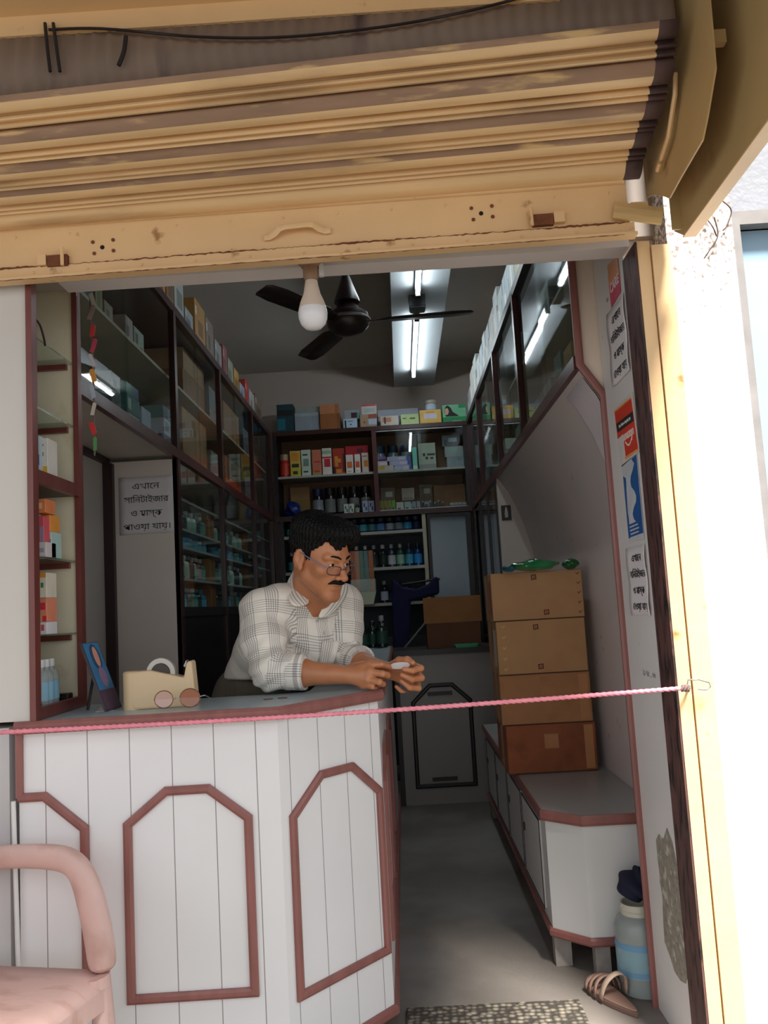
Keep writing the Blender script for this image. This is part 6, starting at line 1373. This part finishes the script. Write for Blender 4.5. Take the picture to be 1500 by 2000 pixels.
# --- shirt
def weave_mat():
    m = M('check_shirt', (238, 230, 218), .85, .04, 10, bump=.12, bscale=60); nt = m.node_tree; N = nt.nodes; L = nt.links; p = N['Principled BSDF']
    src = p.inputs['Base Color'].links[0].from_socket; at_ = N.new('ShaderNodeAttribute'); at_.attribute_name = 'weave'; sx = N.new('ShaderNodeSeparateXYZ'); L.new(at_.outputs['Vector'], sx.inputs[0])
    def mth(op, a, b):
        n = N.new('ShaderNodeMath'); n.operation = op
        if hasattr(a, 'links'): L.new(a, n.inputs[0])
        else: n.inputs[0].default_value = a
        if hasattr(b, 'links'): L.new(b, n.inputs[1])
        else: n.inputs[1].default_value = b
        return n.outputs[0]
    def stripes(c, period, frac, fine, thick):
        big = mth('LESS_THAN', mth('MODULO', mth('ADD', c, 10.0), period), period * frac); sm = mth('LESS_THAN', mth('MODULO', mth('ADD', c, 10.0), fine), thick); return mth('MULTIPLY', big, sm)
    a = stripes(sx.outputs['X'], .074, .56, .0068, .0026); b = stripes(sx.outputs['Y'], .082, .52, .0072, .0026)
    s_ = mth('MULTIPLY', mth('MINIMUM', mth('ADD', mth('MULTIPLY', a, .55), mth('MULTIPLY', b, .45)), .8), 1.0)
    mx = N.new('ShaderNodeMix'); mx.data_type = 'RGBA'; L.new(s_, mx.inputs['Factor']); L.new(src, mx.inputs['A']); mx.inputs['B'].default_value = lin((84, 80, 96)); L.new(mx.outputs['Result'], p.inputs['Base Color'])
    return m
SHIRT = weave_mat()
fs = Field((-.80, 2.43, .80), (-.06, 3.24, 1.30), .0052)
for a, b in ((inR, hipR), (inL, hipL)): fs.add(fs.cone(a, b, .106, .100), .06)
fs.add(fs.cone(inR, inL, .10, .10), .05)
chest = (inR + inL) / 2; fwd_c = np.array((.64, -.62, -.30)); fwd_c /= np.linalg.norm(fwd_c)
fs.add(fs.ell(chest + fwd_c * .05 + np.array((-.03, .04, -.07)), (.15, .13, .13)), .06)
fs.add(fs.cone(J['rs'], np.array((-.30, 2.78, 1.205)), .066, .060), .04); fs.add(fs.cone(J['ls'], np.array((-.30, 2.78, 1.205)), .066, .060), .04)
fs.chain([J['rs'] + np.array((-.012, .0, -.012)), J['re'] * .5 + J['rs'] * .5 + np.array((-.015, .012, 0)), J['re'] + np.array((-.006, .006, .012))], [.066, .067, .059], .03)
cR = J['re'] * .62 + rw * .38; cL = J['le'] * .62 + lw2 * .38
fs.add(fs.cone(J['re'] + np.array((0, 0, .008)), cR + np.array((0, 0, .008)), .057, .051), .02)
fs.chain([J['ls'] + np.array((.004, 0, -.012)), J['ls'] * .5 + J['le'] * .5, J['le'] + np.array((0, 0, .012))], [.073, .068, .058], .03)
fs.add(fs.cone(J['le'] + np.array((0, 0, .008)), cL + np.array((0, 0, .008)), .056, .050), .02)
# folds
dr = np.sqrt((fs.X - J['re'][0]) ** 2 + (fs.Y - J['re'][1]) ** 2 + (fs.Z - J['re'][2]) ** 2); dl = np.sqrt((fs.X - J['le'][0]) ** 2 + (fs.Y - J['le'][1]) ** 2 + (fs.Z - J['le'][2]) ** 2)
fs.D += .0045 * np.exp(-(dr / .10) ** 2) * np.sin(fs.X * 95 - fs.Z * 130 + fs.Y * 40) + .0045 * np.exp(-(dl / .10) ** 2) * np.sin(fs.X * 110 + fs.Z * 120)
da = np.sqrt((fs.X + .40) ** 2 + (fs.Y - 2.74) ** 2 + (fs.Z - 1.12) ** 2); fs.D += .005 * np.exp(-(da / .11) ** 2) * np.sin(fs.X * 70 + fs.Z * 95 + 1.0)
fs.D += .0028 * np.sin(fs.X * 38 + fs.Z * 21 + 2) * np.sin(fs.Z * 33 - fs.Y * 18)
# open neck, cuffs, hem and the counter top
vb = w2h  # neck opening follows the neck
fs.sub(fs.cone(np.array((-.290, 2.765, 1.232)), np.array((-.245, 2.66, 1.36)), .052, .082), .006)
fs.sub(fs.cone(np.array((-.272, 2.705, 1.225)), np.array((-.272, 2.715, 1.152)), .027, .004), .005)
def cut(p, n): fs.D = np.maximum(fs.D, (fs.X - p[0]) * n[0] + (fs.Y - p[1]) * n[1] + (fs.Z - p[2]) * n[2])
u1 = (rw - J['re']) / np.linalg.norm(rw - J['re']); u2 = (lw2 - J['le']) / np.linalg.norm(lw2 - J['le'])
near1 = fs.cone(J['re'], rw, .075, .075) < 0
fs.D = np.where(near1, np.maximum(fs.D, (fs.X - cR[0]) * u1[0] + (fs.Y - cR[1]) * u1[1] + (fs.Z - cR[2]) * u1[2] - .02), fs.D)
near2 = fs.cone(J['le'], lw2, .075, .075) < 0
fs.D = np.where(near2, np.maximum(fs.D, (fs.X - cL[0]) * u2[0] + (fs.Y - cL[1]) * u2[1] + (fs.Z - cL[2]) * u2[2] - .02), fs.D)
fs.D = np.maximum(fs.D, np.where((fs.Y > 2.80) & (fs.X < -.30),   .962 - fs.Z, -1))
inc = (fs.Y < 2.63) | (fs.X > -.305)
fs.D = np.where(inc, np.maximum(fs.D, CH + .0012 - fs.Z), fs.D)
P, F_ = fs.surface()
# weave coordinates: along and around the nearest limb or the trunk
def segdist(P, a, b):
    ba = b - a; t = np.clip((P - a) @ ba / (ba @ ba), 0, 1); return np.linalg.norm(P - a - t[:, None] * ba, axis=1), t * np.linalg.norm(ba)
spine_a, spine_b = (hipR + hipL) / 2, chest; ax_s = (spine_b - spine_a) / np.linalg.norm(spine_b - spine_a)
rt = (J['ls'] - J['rs']) / np.linalg.norm(J['ls'] - J['rs']); rt = rt - ax_s * (rt @ ax_s); rt /= np.linalg.norm(rt)
WA = [np.stack([(P - spine_b) @ rt, (P - spine_b) @ ax_s, np.zeros(len(P))], 1)]
dt, _ = segdist(P, spine_a, spine_b); best = dt - .105; reg = np.zeros(len(P), int)
for k, (a, b) in enumerate(((J['rs'], J['re']), (J['re'], rw), (J['ls'], J['le']), (J['le'], lw2))):
    d, l = segdist(P, a, b); d = d - .055; ax = (b - a) / np.linalg.norm(b - a); e1 = np.cross(ax, (.3, .5, .8)); e1 /= np.linalg.norm(e1); e2 = np.cross(ax, e1)
    ang = np.arctan2((P - a) @ e2, (P - a) @ e1); m = (d < best) & (d < .04); best = np.where(m, d, best); reg[m] = k + 1
    WA.append(np.stack([ang * .062 + 1, l, 0 * l], 1))
WA = np.stack(WA); me = mesh_from('shirt', (P - MO, F_), [SHIRT])
vi = np.zeros(len(me.loops), np.int32); me.loops.foreach_get('vertex_index', vi); q4 = vi.reshape(-1, 4); fr4 = np.repeat(reg[q4[:, 0]], 4)
W = WA[fr4, vi]; w4 = W.reshape(-1, 4, 3); wrap = (w4[:, :, 0].max(1) - w4[:, :, 0].min(1)) > .2
w4[wrap, :, 0] = np.where(w4[wrap, :, 0] < 1, w4[wrap, :, 0] + 2 * math.pi * .062, w4[wrap, :, 0])
A_t = me.attributes.new('weave', 'FLOAT_VECTOR', 'CORNER'); A_t.data.foreach_set('vector', w4.astype(np.float32).ravel())
shirt = bpy.data.objects.new('shirt', me); COL.objects.link(shirt); shirt.parent = man
tree = BVHTree.FromPolygons([Vector(p) for p in P], [list(map(int, q)) for q in F_])
def on_shirt(px, py, off=.0):
    d = ray(px, py).normalized(); h = tree.ray_cast(EYE, d)
    if h[0] is None: return at(px, py, 2.72), -d
    return h[0] + h[1] * off, h[1]
def cloth_patch(name, corners, nu, nv, off, th, wfun, parent=shirt, curl=0):
    """patch laid on the shirt; corners px in order tl, tr, br, bl"""
    mb = MB(); P = []
    for j in range(nv + 1):
        row = []
        for i in range(nu + 1):
            u, v = i / nu, j / nv; a = (1 - u) * (1 - v); b = u * (1 - v); c = u * v; d = (1 - u) * v
            x = sum(w * q[0] for w, q in zip((a, b, c, d), corners)); y = sum(w * q[1] for w, q in zip((a, b, c, d), corners)); row.append(on_shirt(x, y, off)[0])
        P.append(row)
    mb.grid(P); o = part(name, mb, SHIRT, parent, sm=70); solid(o, th, 1)
    at2 = o.data.attributes.new('weave', 'FLOAT_VECTOR', 'POINT'); k = 0; vals = []
    for j in range(nv + 1):
        for i in range(nu + 1): vals += list(wfun(i / nu, j / nv))
    at2.data.foreach_set('vector', vals); return o
cloth_patch('chest_pocket', [(629, 1252), (664, 1251), (654, 1296), (622, 1298)], 6, 6, .004, .002, lambda u, v: (u * .055 + .0, .06, 0))
def flap(name, pts, wf, th=.0035):
    """collar leaf through world points, rows of (px, py, Y)"""
    P = [[at(*q) for q in row] for row in pts]; mb = MB().grid(P); o = part(name, mb, SHIRT, man, sm=70); solid(o, th, 0)
    sub_ = o.modifiers.new('sub', 'SUBSURF'); sub_.levels = 2; sub_.render_levels = 2
    at2 = o.data.attributes.new('weave', 'FLOAT_VECTOR', 'POINT'); vals = []
    for j, row in enumerate(pts):
        for i in range(len(row)): vals += list(wf(i / (len(row) - 1), j / (len(pts) - 1)))
    at2.data.foreach_set('vector', vals); return o
flap('collar', [[(580, 1103, 2.785), (571, 1118, 2.775), (560, 1134, 2.765)], [(582, 1128, 2.750), (572, 1142, 2.730), (559, 1156, 2.713)], [(592, 1152, 2.710), (578, 1164, 2.685), (562, 1174, 2.650)], [(609, 1177, 2.687), (598, 1183, 2.670), (576, 1187, 2.653)]], lambda u, v: (u * .036, .06, 0))
flap('collar', [[(618, 1208, 2.710), (630, 1207, 2.720), (642, 1205, 2.733)], [(629, 1188, 2.720), (646, 1189, 2.737), (662, 1189, 2.767)], [(644, 1165, 2.750), (662, 1165, 2.775), (680, 1163, 2.810)], [(652, 1142, 2.795), (668, 1140, 2.815), (682, 1138, 2.840)]], lambda u, v: (u * .03 + .05, .06, 0))
for px, py in ((619, 1212), (633, 1236), (629, 1262), (624, 1288)):
    p, n = on_shirt(px, py, .001); q = n.to_track_quat('Z', 'Y').to_matrix().to_4x4(); q.translation = p
    me2 = MB().lathe([(.0048, 0), (.0052, .001), (.0046, .002), (.002, .0016)], 12).mesh('button', M('button_pearl', (196, 190, 184), .3)); me2.transform(Matrix.Translation(-Vector(MO)) @ q); o = bpy.data.objects.new('button', me2); COL.objects.link(o); o.parent = shirt
    o.location = (0, 0, 0)
# rolled cuffs
for nm_, a, u, r in (('cuff', cR, u1, .053), ('cuff', cL, u2, .052)):
    a = a + np.array((0, 0, .008)); pr_ = MB().lathe([(r * .97, -.028), (r * 1.04, -.026), (r * 1.05, .016), (r * 1.02, .022), (r * .90, .021), (r * .86, .0)], 28)
    q = Vector(u).to_track_quat('Z', 'Y').to_matrix().to_4x4(); q.translation = Vector(a); me2 = pr_.mesh('cuff', SHIRT); me2.transform(q)
    zmin = CH + .001
    for v in me2.vertices:
        if v.co.z < zmin and (v.co.y < 2.63 or v.co.x > -.305): v.co.z = zmin
    me2.transform(Matrix.Translation(-Vector(MO))); o = bpy.data.objects.new('cuff', me2); COL.objects.link(o); o.parent = man; smooth(o, 60)
    at2 = me2.attributes.new('weave', 'FLOAT_VECTOR', 'POINT'); vals = []
    for k in range(len(me2.vertices)): vals += [(k % 28) / 28 * .33, .01 + .02 * (k // 28) * .4, 0]
    at2.data.foreach_set('vector', vals)
# --- trousers and shoes
TRO = M('trouser_khaki', (104, 96, 82), .85, .1, 12, stretch=(6, 6, .5), bump=.15, bscale=30)
fq = Field((-.78, 2.75, FZ + .01), (-.26, 3.28, 1.08), .009)
fq.add(fq.cone(hipR + np.array((0, 0, .02)), hipL + np.array((0, 0, .02)), .105, .105), .05); fq.add(fq.cone(J['pel'], chest * .32 + J['pel'] * .68, .110, .116), .05)
for a, b, c in ((hipR, kR, aR), (hipL, kL, aL)): fq.chain([a, b, c + np.array((0, 0, .02))], [.102, .078, .066], .03)
for a, b in ((inR, hipR), (inL, hipL)): fq.add(fq.cone(a * .30 + b * .70, b, .092, .098), .04)
fq.D += .004 * np.sin(fq.X * 60) * np.sin(fq.Z * 25 + fq.Y * 30); fq.D = np.maximum(fq.D, fq.Z - 1.03); fq.D = np.maximum(fq.D, (FZ + .045) - fq.Z)
P, F_ = fq.surface(); o = bpy.data.objects.new('trousers', mesh_from('trousers', (P - MO, F_), [TRO])); COL.objects.link(o); o.parent = man
for a in (aR, aL):
    f2 = Field(a + np.array((-.08, -.22, -.125)), a + np.array((.12, .10, .02)), .006); f2.add(f2.cone(a + np.array((0, .03, -.085)), a + np.array((.03, -.14, -.09)), .042, .036), .02); f2.add(f2.cone(a + np.array((0, .02, -.06)), a, .042, .045), .02); f2.D = np.maximum(f2.D, FZ + .001 - f2.Z)
    P, F_ = f2.surface(); o = bpy.data.objects.new('shoe', mesh_from('shoe', (P - MO, F_), [M('shoe_black', (24, 22, 22), .4, .1)])); COL.objects.link(o); o.parent = man
# --- the white packet in his hand
c = jt(781, 1300, 2.568); mb = MB(); pts = []
e1 = at(800, 1298, 2.556) - at(762, 1300, 2.572); e2 = Vector((.004, -.012, .016)); nrm_ = e1.cross(e2).normalized(); ring = []
for k in range(24):
    a = 2 * math.pi * k / 24; ring.append(Vector(c) + e1 * .52 * math.copysign(abs(math.cos(a)) ** .8, math.cos(a)) + e2 * .62 * math.sin(a))
vs = [p - nrm_ * .0012 for p in ring] + [p + nrm_ * .0012 for p in ring]
mb.add(vs, [tuple(range(24))[::-1], tuple(range(24, 48))] + [(k, (k + 1) % 24, 24 + (k + 1) % 24, 24 + k) for k in range(24)])
solo('paper_packet', mb, PAPER, 'small folded white packet held in the fingers of the man at the counter', 'packet', bv=.0005)
